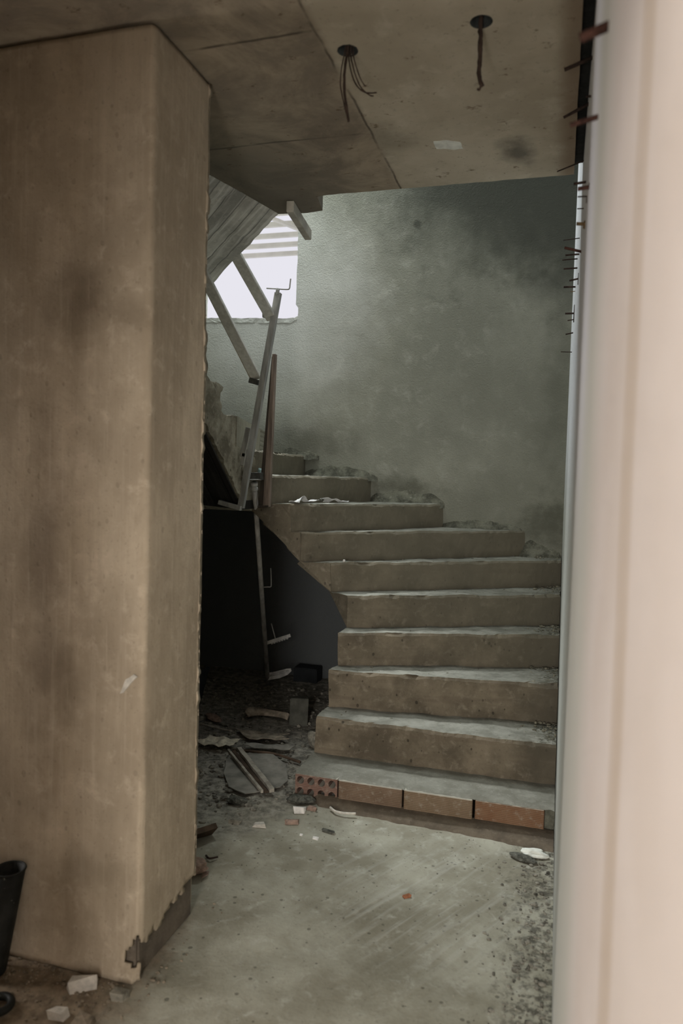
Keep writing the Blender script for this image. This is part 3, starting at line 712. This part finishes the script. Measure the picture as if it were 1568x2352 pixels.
tube('foot_rib', [f0+V((0, -.004, .0)), f0+V((.16, .0, .058))], .007, M['steel_pale'], R_, smooth_path=False)

# ------------------------------------------------------------------ ceiling outlets with cables
def outlet(c, label, cables):
    T = thing('ceiling_outlet', (c[0], c[1], ZC), label, 'ceiling outlet')
    vs, fs = [], []; n_ = 18; r = .027
    for (rr, z) in ((r+.004, -.001), (r, 0.), (r*.96, .03), (r*.9, .055)):
        for k in range(n_): vs.append((c[0]+rr*math.cos(2*math.pi*k/n_), c[1]+rr*math.sin(2*math.pi*k/n_), ZC+z))
    for j in range(3):
        for k in range(n_): fs.append((j*n_+k, j*n_+(k+1) % n_, (j+1)*n_+(k+1) % n_, (j+1)*n_+k))
    fs.append(tuple(range(3*n_, 4*n_)))
    mesh('round_box', vs, fs, M['cup'], T, smooth=True)
    for nm, pts, r in cables: tube(nm, pts, r, M['wire_rust'], T, n=7, jit=.5)
y = 2.13
outlet(H1, 'round ceiling hole with a loose bundle of thin rusty wires, left one', [
    ('main_wire', [(-.640, y, 2.79), (-.644, y, 2.745), (-.650, y, 2.689), (-.649, y, 2.633), (-.640, y, 2.582), (-.634, y, 2.545)], .0042),
    ('thin_wire', [(-.645, y, 2.78), (-.653, y, 2.739), (-.661, y, 2.69), (-.661, y, 2.647), (-.650, y, 2.60), (-.642, y, 2.57)], .0018),
    ('thin_wire', [(-.638, y, 2.78), (-.640, y, 2.738), (-.630, y, 2.687), (-.613, y, 2.647), (-.586, y, 2.623), (-.551, y, 2.618)], .0020),
    ('thin_wire', [(-.632, y, 2.78), (-.633, y, 2.737), (-.620, y, 2.685), (-.600, y, 2.64), (-.573, y, 2.614), (-.56, y, 2.61)], .0020),
    ('thin_wire', [(-.626, y, 2.78), (-.625, y, 2.736), (-.612, y, 2.691), (-.598, y, 2.658), (-.585, y, 2.64)], .0018)])
y = 2.09
outlet(H2, 'round ceiling hole with one thick straight hanging cable, right one', [
    ('main_wire', [(-.253, y, 2.79), (-.253, y, 2.74), (-.252, y, 2.70), (-.252, y, 2.637), (-.252, y, 2.604), (-.243, y, 2.58)], .0062),
    ('hook_end', [(-.251, y, 2.61), (-.247, y, 2.585), (-.250, y, 2.571), (-.256, y, 2.574)], .0030)])
# small bits of plaster rim beside the left hole
# ------------------------------------------------------------------ rebars at the slab edge, ties on the right wall
def rod(name, pts, r, mat, label, cat='steel bar', group=None, n=8, jit=.35):
    pts = [V(p) for p in pts]; pts[-1].x = max(pts[-1].x, XW+.002)   # bedded in the wall
    return tag(tube(name, pts, r, mat, None, n=n, smooth_path=False, jit=jit), label, cat, group)
HOOKS = {1: ((0.0465, 1.95, 2.2426), (0.0459, 1.95, 2.2321), 0.0035), 2: ((0.0449, 2.15, 2.282), (0.0456, 2.15, 2.2657), 0.003), 4: ((0.0451, 2.25, 2.2513), (0.0425, 2.25, 2.2295), 0.0035), 10: ((0.0453, 3.05, 2.3195), (0.044, 3.05, 2.2743), 0.0025), 14: ((0.0468, 3.9, 2.3918), (0.0452, 3.9, 2.3057), 0.005)}
tn = [0]
def tie(a, b, r, m, label):
    i = tn[0]; tn[0] += 1
    T = thing('wall_tie', b, label, 'steel tie', 'steel ties along the right wall')
    tube('tie_rod', [a, b], r, M[m], T, n=7, smooth_path=False, jit=.3)
    if i in HOOKS:
        h = HOOKS[i]; tube('cross_hook', [h[0], h[1]], h[2], M[m], T, n=7, smooth_path=False, jit=.3)
rod('steel_bar', [(0.0051, 1.2, 2.1737), (0.0461, 1.2, 2.1878)], 0.0075, M['rust'], 'thick blurred reddish bar across the gap beside the ceiling, topmost')
rod('steel_bar', [(-0.0297, 2.25, 2.6801), (0.0284, 2.25, 2.7054)], 0.0048, M['rust_dark'], 'dark bar slanting down from the ceiling gap, upper of two')
rod('steel_bar', [(-0.0302, 2.55, 2.6868), (0.0383, 2.55, 2.722)], 0.0045, M['rust_dark'], 'dark bar slanting down from the ceiling gap, lower of two')
rod('steel_bar', [(-0.0052, 1.5, 2.1822), (0.0463, 1.5, 2.1929)], 0.0045, M['rust'], 'thick reddish bar under the lower dark slanting bar')
rod('steel_bar', [(-0.0514, 3.0, 2.6953), (0.038, 3.0, 2.7282)], 0.0025, M['rust_dark'], 'thin bar end at the far corner of the ceiling slab')
rod('steel_bar', [(0.031, 2.2, 2.5746), (0.0483, 2.2, 2.5738)], 0.003, M['rust_dark'], 'short stub at the wall top between the two dark slanting bars')
tie((0.0092, 2.4, 2.4147), (0.046, 2.4, 2.418), 0.0042, 'rust_dark', 'dark steel tie in the right wall, topmost from the ceiling down')
tie((0.0173, 1.95, 2.2302), (0.046, 1.95, 2.2321), 0.0048, 'rust', 'reddish steel tie in the right wall, second from the ceiling down')
tie((0.0199, 2.15, 2.284), (0.046, 2.15, 2.2832), 0.002, 'rust_dark', 'dark steel tie in the right wall, third from the ceiling down')
tie((0.0244, 2.6, 2.4091), (0.046, 2.6, 2.4084), 0.002, 'rust_dark', 'dark steel tie in the right wall, fourth from the ceiling down')
tie((0.0205, 2.25, 2.2444), (0.046, 2.25, 2.2427), 0.0048, 'rust_tan', 'tan steel tie in the right wall, fifth from the ceiling down')
tie((-0.0186, 3.2, 2.4952), (0.046, 3.2, 2.5003), 0.002, 'rust_dark', 'dark steel tie in the right wall, sixth from the ceiling down')
tie((-0.011, 2.7, 2.3142), (0.046, 2.7, 2.2977), 0.005, 'rust', 'reddish steel tie in the right wall, seventh from the ceiling down')
tie((-0.0081, 3.1, 2.4056), (0.046, 3.1, 2.4063), 0.0034, 'rust_dark', 'dark steel tie in the right wall, eighth from the ceiling down')
tie((-0.0221, 3.6, 2.5305), (0.046, 3.6, 2.5322), 0.003, 'rust_dark', 'dark steel tie in the right wall, ninth from the ceiling down')
tie((-0.0142, 3.5, 2.4618), (0.046, 3.5, 2.4631), 0.0036, 'rust_dark', 'dark steel tie in the right wall, tenth from the ceiling down')
tie((0.0108, 3.05, 2.2909), (0.046, 3.05, 2.2977), 0.0036, 'rust_dark', 'dark steel tie in the right wall, eleventh from the ceiling down')
tie((-0.0121, 3.9, 2.4824), (0.046, 3.9, 2.48), 0.0045, 'rust_dark', 'dark steel tie in the right wall, twelfth from the ceiling down')
tie((0.022, 4.0, 2.4818), (0.046, 4.0, 2.4831), 0.002, 'rust_tan', 'tan steel tie in the right wall, thirteenth from the ceiling down')
tie((0.0006, 4.1, 2.3939), (0.046, 4.1, 2.3938), 0.0048, 'rust_dark', 'dark steel tie in the right wall, fourteenth from the ceiling down')
tie((0.0139, 4.0, 2.3363), (0.046, 4.0, 2.3397), 0.003, 'rust_dark', 'dark steel tie in the right wall, fifteenth from the ceiling down')
tie((0.0073, 4.1, 2.2846), (0.046, 4.1, 2.2927), 0.0036, 'rust_dark', 'dark steel tie in the right wall, sixteenth from the ceiling down')
tie((-0.0139, 4.3, 2.2278), (0.046, 4.3, 2.2246), 0.0025, 'rust_dark', 'dark steel tie in the right wall, lowest from the ceiling down')
# ------------------------------------------------------------------ debris on the floor
def gz(x, y): return floor_h(x, y)
Pp = thing('leaning_pipe', (-1.53, 1.77, 0), 'short black plastic pipe with mortar spots leaning on the pillar', 'pipe')
vs, fs = [], []; n_ = 28; p0, p1 = V((-1.562, 1.76, .0)), V((-1.528, 1.80, .298))
for (rr, k) in ((.045, 0), (.045, 1), (.040, 1), (.040, 0.02)):
    c = p0.lerp(p1, k)
    for a in range(n_): vs.append(c+V((rr*math.cos(2*math.pi*a/n_), rr*math.sin(2*math.pi*a/n_), 0)))
for j in range(3):
    for a in range(n_): fs.append((j*n_+a, j*n_+(a+1) % n_, (j+1)*n_+(a+1) % n_, (j+1)*n_+a))
for v in vs: v.y = min(v.y, 1.852)
mesh('tube_wall', vs, fs, M['pipe'], Pp, smooth=True)
tube('rim', [V((p1.x+.044*math.cos(a*math.pi/12), min(1.85, p1.y+.044*math.sin(a*math.pi/12)), p1.z)) for a in range(25)], .0035, M['pipe'], Pp)
tag(tube('pipe_ring', [(-1.43+.035*math.cos(a*math.pi/10), 1.64+.035*math.sin(a*math.pi/10), .012) for a in range(21)], .011, M['pipe'], None, n=10), 'small black ring lying on the floor in the bottom left corner', 'ring')

# bent sheet with a channel stick on it
sheet = jag([(-1.60, 3.47, .012), (-1.50, 3.60, .018), (-1.40, 3.60, .02), (-1.28, 3.50, .02), (-1.20, 3.32, .014), (-1.21, 3.24, .010), (-1.34, 3.12, .008), (-1.45, 3.17, .008), (-1.53, 3.30, .010)], .03, .006, f=12)
tag(plate('bent_sheet', sheet, [], V((0, 0, .004)), M['slate']), 'flat rounded grey sheet lying on the rubble under a stick', 'sheet')
SK = thing('channel_stick', (-1.41, 3.36, .02), 'pale split stick with a groove lying on the grey sheet', 'stick')
bar('rail', (-1.575, 3.575, .035), (-1.222, 3.165, .027), .024, .018, M['wood_stick'], SK, side=(1, 1, 0), rough=.002)
bar('rail', (-1.618, 3.535, .034), (-1.262, 3.140, .026), .012, .014, M['wood_stick'], SK, side=(1, 1, 0), rough=.002)
bar('groove', (-1.597, 3.555, .028), (-1.242, 3.150, .021), .022, .006, M['wood_dark'], SK, side=(1, 1, 0))
tag(tube('thin_stick', [(-1.62, 3.60, .012), (-1.50, 3.585, .026), (-1.38, 3.60, .024), (-1.22, 3.555, .018)], .0075, M['wood_dark'], None, jit=.4), 'thin dark stick lying behind the grey sheet', 'stick')
tag(tube('thin_stick', [(-1.97, 3.90, .018), (-1.86, 3.87, .02), (-1.74, 3.85, .018)], .006, M['wood_stick'], None, jit=.4), 'thin pale stick deep in the dark beside the brick shards', 'stick')

def sheetlet(name, pts, amp, mat, label, cat, th=.003, freq=14, lift=.012, cuts=2):
    o = plate(name, jag([(x, y, gz(x, y)+lift) for x, y in pts], .02, .005, f=30), [], V((0, 0, th)), mat, None, cuts=cuts)
    for v in o.data.vertices: v.co.z += amp*(.5+.5*noise.noise(V((v.co.x*freq, v.co.y*freq, 2))))
    return tag(o, label, cat)
sheetlet('crumpled_paper', [(-1.86, 3.62), (-1.80, 3.68), (-1.70, 3.70), (-1.62, 3.69), (-1.635, 3.63), (-1.70, 3.58), (-1.80, 3.57)], .05, M['paper_old'], 'crumpled cream paper on the dark rubble', 'paper', freq=22)
sheetlet('torn_card', [(-1.72, 3.86), (-1.64, 3.90), (-1.56, 3.90), (-1.42, 3.93), (-1.45, 3.87), (-1.385, 3.83), (-1.43, 3.79), (-1.55, 3.76), (-1.64, 3.80)], .022, M['card'], 'torn brown card with ragged ends on the rubble', 'card', freq=9)
sheetlet('torn_card', [(-1.60, 3.68), (-1.50, 3.72), (-1.40, 3.73), (-1.32, 3.76), (-1.33, 3.70), (-1.42, 3.665), (-1.52, 3.655)], .02, M['slate'], 'dark crumpled scrap in front of the torn brown card', 'card', freq=18)
# curved tile shard
vs, fs = [], []
for i in range(15):
    a = i/14; ang = math.radians(200-170*a); cx, cy = -1.64, 4.14
    r0 = .135; wd = .045*math.sin(math.pi*(.12+.85*a))+.008
    for rr, z in ((r0-wd, .012), (r0, .045+.01*math.sin(a*7)), (r0+.012, .040), (r0-wd+.01, .004)):
        vs.append((cx+rr*math.cos(ang), cy+rr*.62*math.sin(ang), z+.012*(1-a)))
for i in range(14):
    for k in range(4): fs.append((i*4+k, i*4+(k+1) % 4, (i+1)*4+(k+1) % 4, (i+1)*4+k))
fs += [(0, 1, 2, 3), (59, 58, 57, 56)]
tag(mesh('curved_shard', vs, fs, M['card'], smooth=True), 'curved brown shard arching on the dark rubble, furthest back', 'shard')
tag(rock('brick_shard', (-1.95, 4.03, 0), (.085, .03, .02), M['chip_pink'], None, 5, rot=-.5), 'reddish brick shard by the dark leaning panel', 'brick shard')
tag(rock('brick_shard', (-2.0, 3.80, 0), (.03, .018, .015), M['chip_pink'], None, 6), 'small reddish chip close to the foot of the dark panel', 'brick shard')
bm = bmesh.new(); bar_bm(bm, (-1.498, 4.13, -.005), (-1.498, 4.14, .16), .11, .07, (1, .35, 0)); bmesh.ops.bevel(bm, geom=bm.edges[:], offset=.004, segments=2, affect='EDGES')
bmesh.ops.translate(bm, verts=bm.verts, vec=(.05, .03, 0))
tag(from_bm('standing_block', bm, M['block']), 'dark grey block standing upright on the rubble under the stairs', 'block')
bm = bmesh.new(); bx(bm, (-1.80, 5.03, -.01), (-1.62, 5.16, .10)); bmesh.ops.bevel(bm, geom=bm.edges[:], offset=.006, segments=2, affect='EDGES')
tag(from_bm('dark_box', bm, M['blue_dark']), 'dark box against the back wall under the stairs', 'box')
bm = bmesh.new(); bar_bm(bm, (-1.975, 3.63, .15), (-2.055, 4.08, .15), .33, .02, (.25, 0, 1)); 
tag(from_bm('dark_board', bm, M['blue_dark']), 'dark bluish panel standing on edge behind the pillar', 'panel')
tag(rock('stone', (-1.235, 3.83, 0), (.045, .035, .045), M['stone'], None, 11, sub=3), 'grey stone in the corner beside the second step', 'stone')
# plank by the pillar
tag(bar('plank_offcut', (-1.48, 2.46, .040), (-1.31, 2.735, .028), .06, .022, M['wood_dark'], None, side=(1, -.6, 1.2), rough=.002), 'dark brown plank offcut poking out behind the pillar foot', 'plank')
tag(rock('brick_lump', (-1.250, 2.435, 0), (.055, .034, .030), M['chip_pink'], None, 14, sub=3, rot=.5), 'reddish brown brick lump behind the pillar corner', 'brick lump')
tag(sheetlet('dry_leaf', [(-1.205, 2.415), (-1.19, 2.44), (-1.20, 2.468), (-1.217, 2.45)], .012, M['chip_pink'], 'l', 'leaf', th=.0015, freq=40, lift=.004), 'small pinkish curled leaf on the floor next to the brick lump', 'leaf')
tag(tube('bent_nail', [(-1.262, 2.57, .004), (-1.235, 2.545, .010), (-1.215, 2.575, .004)], .004, M['rust_dark'], None), 'bent dark nail near the plank offcut', 'nail')
def shard(name, p, size, mat, seed, rot):
    rd = random.Random(seed); bm = bmesh.new(); j = lambda: 1+rd.uniform(-.32, .32)
    pts = [V((sx*size[0]*j(), sy*size[1]*j(), (0 if sz < 0 else 1.5*size[2]*j()))) for sx in (-1, 1) for sy in (-1, 1) for sz in (-1, 1)]
    pts += [V((size[0]*rd.choice((-1, 1))*1.15, 0, size[2]*.8)), V((0, size[1]*rd.choice((-1, 1))*1.2, size[2]*.7))]
    for q in pts: bm.verts.new(q)
    bmesh.ops.convex_hull(bm, input=bm.verts[:]); bmesh.ops.delete(bm, geom=[v for v in bm.verts if not v.link_faces], context='VERTS')
    bmesh.ops.rotate(bm, verts=bm.verts, cent=(0, 0, 0), matrix=Matrix.Rotation(rot, 3, 'Z')); bmesh.ops.translate(bm, verts=bm.verts, vec=V(p))
    return from_bm(name, bm, mat)
def chip(name, x, y, size, mat, label, cat='chip', seed=1, rot=0., sub=2):
    if sub == 2: return tag(shard(name, (x, y, gz(x, y)-.001), size, mat, seed, rot), label, cat)
    return tag(rock(name, (x, y, gz(x, y)), size, mat, None, seed, sub=sub, rot=rot), label, cat)
chip('brick_chip', -.46, 2.561, (.014, .007, .006), M['chip_red'], 'tiny orange brick chip alone on the pale floor', seed=21, rot=.5)
chip('plaster_chip', -1.165, 2.876, (.024, .010, .012), M['stone_pale'], 'pale oblong chip, middle of three left of the brick step', seed=22, rot=.2)
chip('plaster_chip', -1.274, 2.871, (.022, .011, .010), M['stone'], 'dull grey oblong chip, leftmost of three left of the brick step', seed=23)
chip('plaster_chip', -1.045, 2.95, (.026, .009, .010), M['chip_pink'], 'pinkish narrow chip, nearest the brick step of the three', seed=24, rot=.4)
chip('white_chip', -1.048, 3.062, (.024, .014, .016), M['white_chip'], 'white square chip in front of the grey mortar clod', seed=25, rot=.2)
chip('brick_chip', -1.005, 3.10, (.020, .011, .010), M['chip_pink'], 'tan brick chip at the left foot of the brick step', seed=26)
chip('mortar_clod', -1.075, 3.16, (.062, .036, .018), M['clod'], 'dark flat mortar clod against the corner of the brick step', 'clod', 27, .1, 3)
chip('mortar_clod', -1.345, 3.045, (.05, .028, .018), M['clod'], 'dark flat mortar clod in front of the grey sheet', 'clod', 28, -.2, 3)
chip('mortar_clod', -.87, 2.925, (.024, .011, .006), M['clod'], 'small dark crumb of mortar on the floor before the brown brick', 'clod', 29, -.2)
chip('white_chip', -.905, 2.852, (.011, .007, .005), M['white_chip'], 'small white chip in front of the brick step, right of two', seed=30)
chip('white_chip', -.97, 2.862, (.006, .006, .004), M['white_chip'], 'tiny white chip in front of the brick step, left of two', seed=31)
tag(tube('curved_offcut', [(-.925, 3.125, .010), (-.89, 3.095, .010), (-.85, 3.092, .010), (-.80, 3.105, .010)], .0052, M['stone_pale'], None), 'thin pale curved plastic offcut at the foot of the brick step', 'offcut')
chip('plaster_chunk', -1.262, 1.79, (.036, .015, .022), M['stone_pale'], 'pale plaster chunk fallen at the foot of the pillar', seed=33, rot=.7)
chip('plaster_chunk', -1.255, 1.675, (.022, .017, .015), M['stone_pale'], 'round pale plaster chunk on the dirt at bottom left', seed=34)
chip('plaster_chunk', -1.17, 1.665, (.024, .02, .012), M['grit_sand'], 'sandy plaster lump on the dirt in front of the pillar', seed=35)
chip('plaster_chunk', -1.14, 1.79, (.018, .014, .014), M['stone'], 'grey plaster lump at the pillar corner foot', seed=36)
chip('plaster_chunk', -.93, 1.70, (.014, .009, .007), M['stone_pale'], 'small pale chip on the pale floor right of the pillar', seed=37)
chip('mortar_crust', -.03, 3.02, (.05, .03, .014), M['patch'], 'pale mortar crust on the floor by the right end of the brick step', 'mortar', 38, 0., 3)
chip('mortar_crust', -.075, 2.97, (.055, .022, .010), M['clod'], 'dark mortar crust lying before the pale one', 'mortar', 39, -.4, 3)

# on the stairs
pa_ = []
a8, b8 = RL[8]
for t_, s_ in ((.01, -.02), (.08, .03), (.14, .015), (.24, .01), (.26, .03), (.20, .05), (.12, .06), (.05, .07), (.0, .04)):
    p = lerp2(a8, b8, t_); pa_.append((p[0]-s_*.83, p[1]+s_*.55+.02, HT[8]+.010))
o = plate('torn_paper', jag(pa_, .015, .006, f=30), [], V((0, 0, .004)), M['paper'], None, cuts=2)
for v in o.data.vertices: v.co.z += .04*max(0, noise.noise(V((v.co.x*16, v.co.y*16, 0)))+.2)
tag(o, 'torn white paper lying on the edge of a middle stair tread', 'paper')
tag(rock('dark_crumb', (-1.385, 4.30, HT[8]+.012), (.018, .012, .012), M['clod'], None, 42), 'dark crumb on the torn white paper', 'crumb')
tag(rock('wrapper', (-1.755, 4.20, HT[9]), (.026, .018, .020), M['teal'], None, 43), 'pale teal scrap of wrapper beside the steel prop head', 'wrapper')
tag(rock('white_pebble', (-1.19, 4.165, HT[6]), (.009, .008, .009), M['white_chip'], None, 44), 'single white pebble on a stair tread edge near the inner corner', 'pebble')

# grit (uncountable)
rd = random.Random(3); sp = []
while len(sp) < 1500:
    x, y = rd.uniform(-2.4, -1.12), rd.uniform(2.75, 4.9)
    if -.75*x+.62*y+rd.gauss(0, .12) < 2.72: continue
    sp.append(((x, y, gz(x, y)), abs(rd.gauss(0, .007))+.0025, rd.randint(0, 9999)))
scatter('rubble_grit', sp, M['grit'])
sp = []
for _ in range(420):
    x = XW-.012-abs(rd.gauss(0, .085)); y = rd.uniform(1.9, 3.05)
    sp.append(((x, y, gz(x, y)), abs(rd.gauss(0, .0035))+.0012, rd.randint(0, 9999)))
for _ in range(240):
    x, y = rd.uniform(-1.25, 0), rd.uniform(2.3, 3.08); sp.append(((x, y, gz(x, y)), abs(rd.gauss(0, .0015))+.0008, rd.randint(0, 9999)))
scatter('floor_grit', sp, M['grit'])
sp = []
for _ in range(380):
    x = rd.uniform(-1.6, -1.06); y = PY0-.02-abs(rd.gauss(0, .09)) if x < -1.12 else rd.uniform(1.72, 2.3)
    if x > -1.12: x = -1.10+abs(rd.gauss(0, .03))
    sp.append(((x, y, gz(x, y)), abs(rd.gauss(0, .003))+.001, rd.randint(0, 9999)))
scatter('sandy_grit', sp, M['grit_sand'])
sp = []
for i in range(2, 7):
    (l0, r0), (l1, r1) = RL[i], RL[i+1]
    for _ in range(110):
        t_ = 1-abs(rd.gauss(0, .07)); u_ = rd.uniform(.1, .95); a = lerp2(l0, r0, t_); b_ = lerp2(l1, r1, t_); p = lerp2(a, b_, u_)
        if p[0] < XW-.006 and p[1] < YB-.01: sp.append(((p[0], p[1], HT[i]-.004), abs(rd.gauss(0, .004))+.0015, rd.randint(0, 9999)))
    for _ in range(25):
        t_ = rd.uniform(.02, .95); u_ = rd.uniform(.1, .9); a = lerp2(l0, r0, t_); b_ = lerp2(l1, r1, t_); p = lerp2(a, b_, u_)
        if p[0] < XW-.006 and p[1] < YB-.01: sp.append(((p[0], p[1], HT[i]-.004), abs(rd.gauss(0, .0025))+.001, rd.randint(0, 9999)))
scatter('stair_grit', sp, M['grit_stair'])

# ------------------------------------------------------------------ outside: slatted white roof beyond the window
G = thing('slatted_roof', (-2.3, 7.4, 4.0), 'white slatted roof seen through the window opening', 'slatted roof')
for yy in (6.70, 7.00, 7.32, 7.62, 7.93):
    bm = bmesh.new(); bx(bm, (-4.2, yy-.02, 3.98), (-.9, yy+.02, 4.025)); from_bm('slat', bm, M['white_paint'], G)
bar('brace', (-2.75, 6.7, 3.965), (-2.15, 8.1, 3.965), .04, .03, M['white_paint'], G)

# ------------------------------------------------------------------ light
W_ = bpy.data.worlds.new('sky'); S.world = W_; W_.use_nodes = True
bg = W_.node_tree.nodes['Background']; bg.inputs[0].default_value = (.80, .79, .855, 1); bg.inputs[1].default_value = 1.0
def area(name, loc, tgt, sx, sy, e, col, spread=180):
    l = bpy.data.lights.new(name, 'AREA'); l.shape = 'RECTANGLE'; l.size = sx; l.size_y = sy; l.energy = e; l.color = col; l.spread = math.radians(spread)
    o = bpy.data.objects.new(name, l); link(o); o.location = loc; o.rotation_euler = (V(tgt)-V(loc)).to_track_quat('-Z', 'Y').to_euler(); return o
area('doorway_daylight', (-.30, -1.5, 1.25), (-.30, 3, 1.15), .56, 1.8, 112, (1., .95, .90))
area('right_wall_fill', (-2.85, 1.66, 1.25), (0, 1.1, 1.1), .3, 1.5, 9, (1., .94, .90), 110)  # added fill lamp to brighten the right wall from the left
area('stairwell_skylight', (-1.9, 4.75, 4.9), (-1.5, 4.3, 0), 1.5, .8, 68, (.93, 1., .97))
area('window_daylight', (-3.3, 6.25, 5.0), (-.7, 3.4, .3), .6, .6, 54, (.95, .99, 1.), 75)

# ------------------------------------------------------------------ camera
F, yaw, pitch, roll = 1693.77, .28383, .04756, .02843
cy, sy = math.cos(yaw), math.sin(yaw)
f = V((-sy*math.cos(pitch), cy*math.cos(pitch), -math.sin(pitch))); r0 = V((cy, sy, 0)); u0 = r0.cross(f)
r = r0*math.cos(roll)+u0*math.sin(roll); u = -r0*math.sin(roll)+u0*math.cos(roll)
cam = bpy.data.cameras.new('camera'); co = bpy.data.objects.new('camera', cam); link(co)
co.matrix_world = Matrix(((r.x, u.x, -f.x, 0), (r.y, u.y, -f.y, 0), (r.z, u.z, -f.z, 1.5), (0, 0, 0, 1)))
cam.sensor_fit = 'VERTICAL'; cam.sensor_height = 36; cam.sensor_width = 24; cam.lens = F/2352*36
cam.clip_start = .005; cam.dof.use_dof = True; cam.dof.focus_distance = 3.9; cam.dof.aperture_fstop = 2.4
S.camera = co
S.view_settings.view_transform = 'Standard'; S.view_settings.look = 'None'; S.view_settings.exposure = 0; S.view_settings.gamma = 1
S.cycles.max_bounces = 6; S.cycles.diffuse_bounces = 4; S.cycles.use_adaptive_sampling = True; S.cycles.adaptive_threshold = .07; S.cycles.use_denoising = True
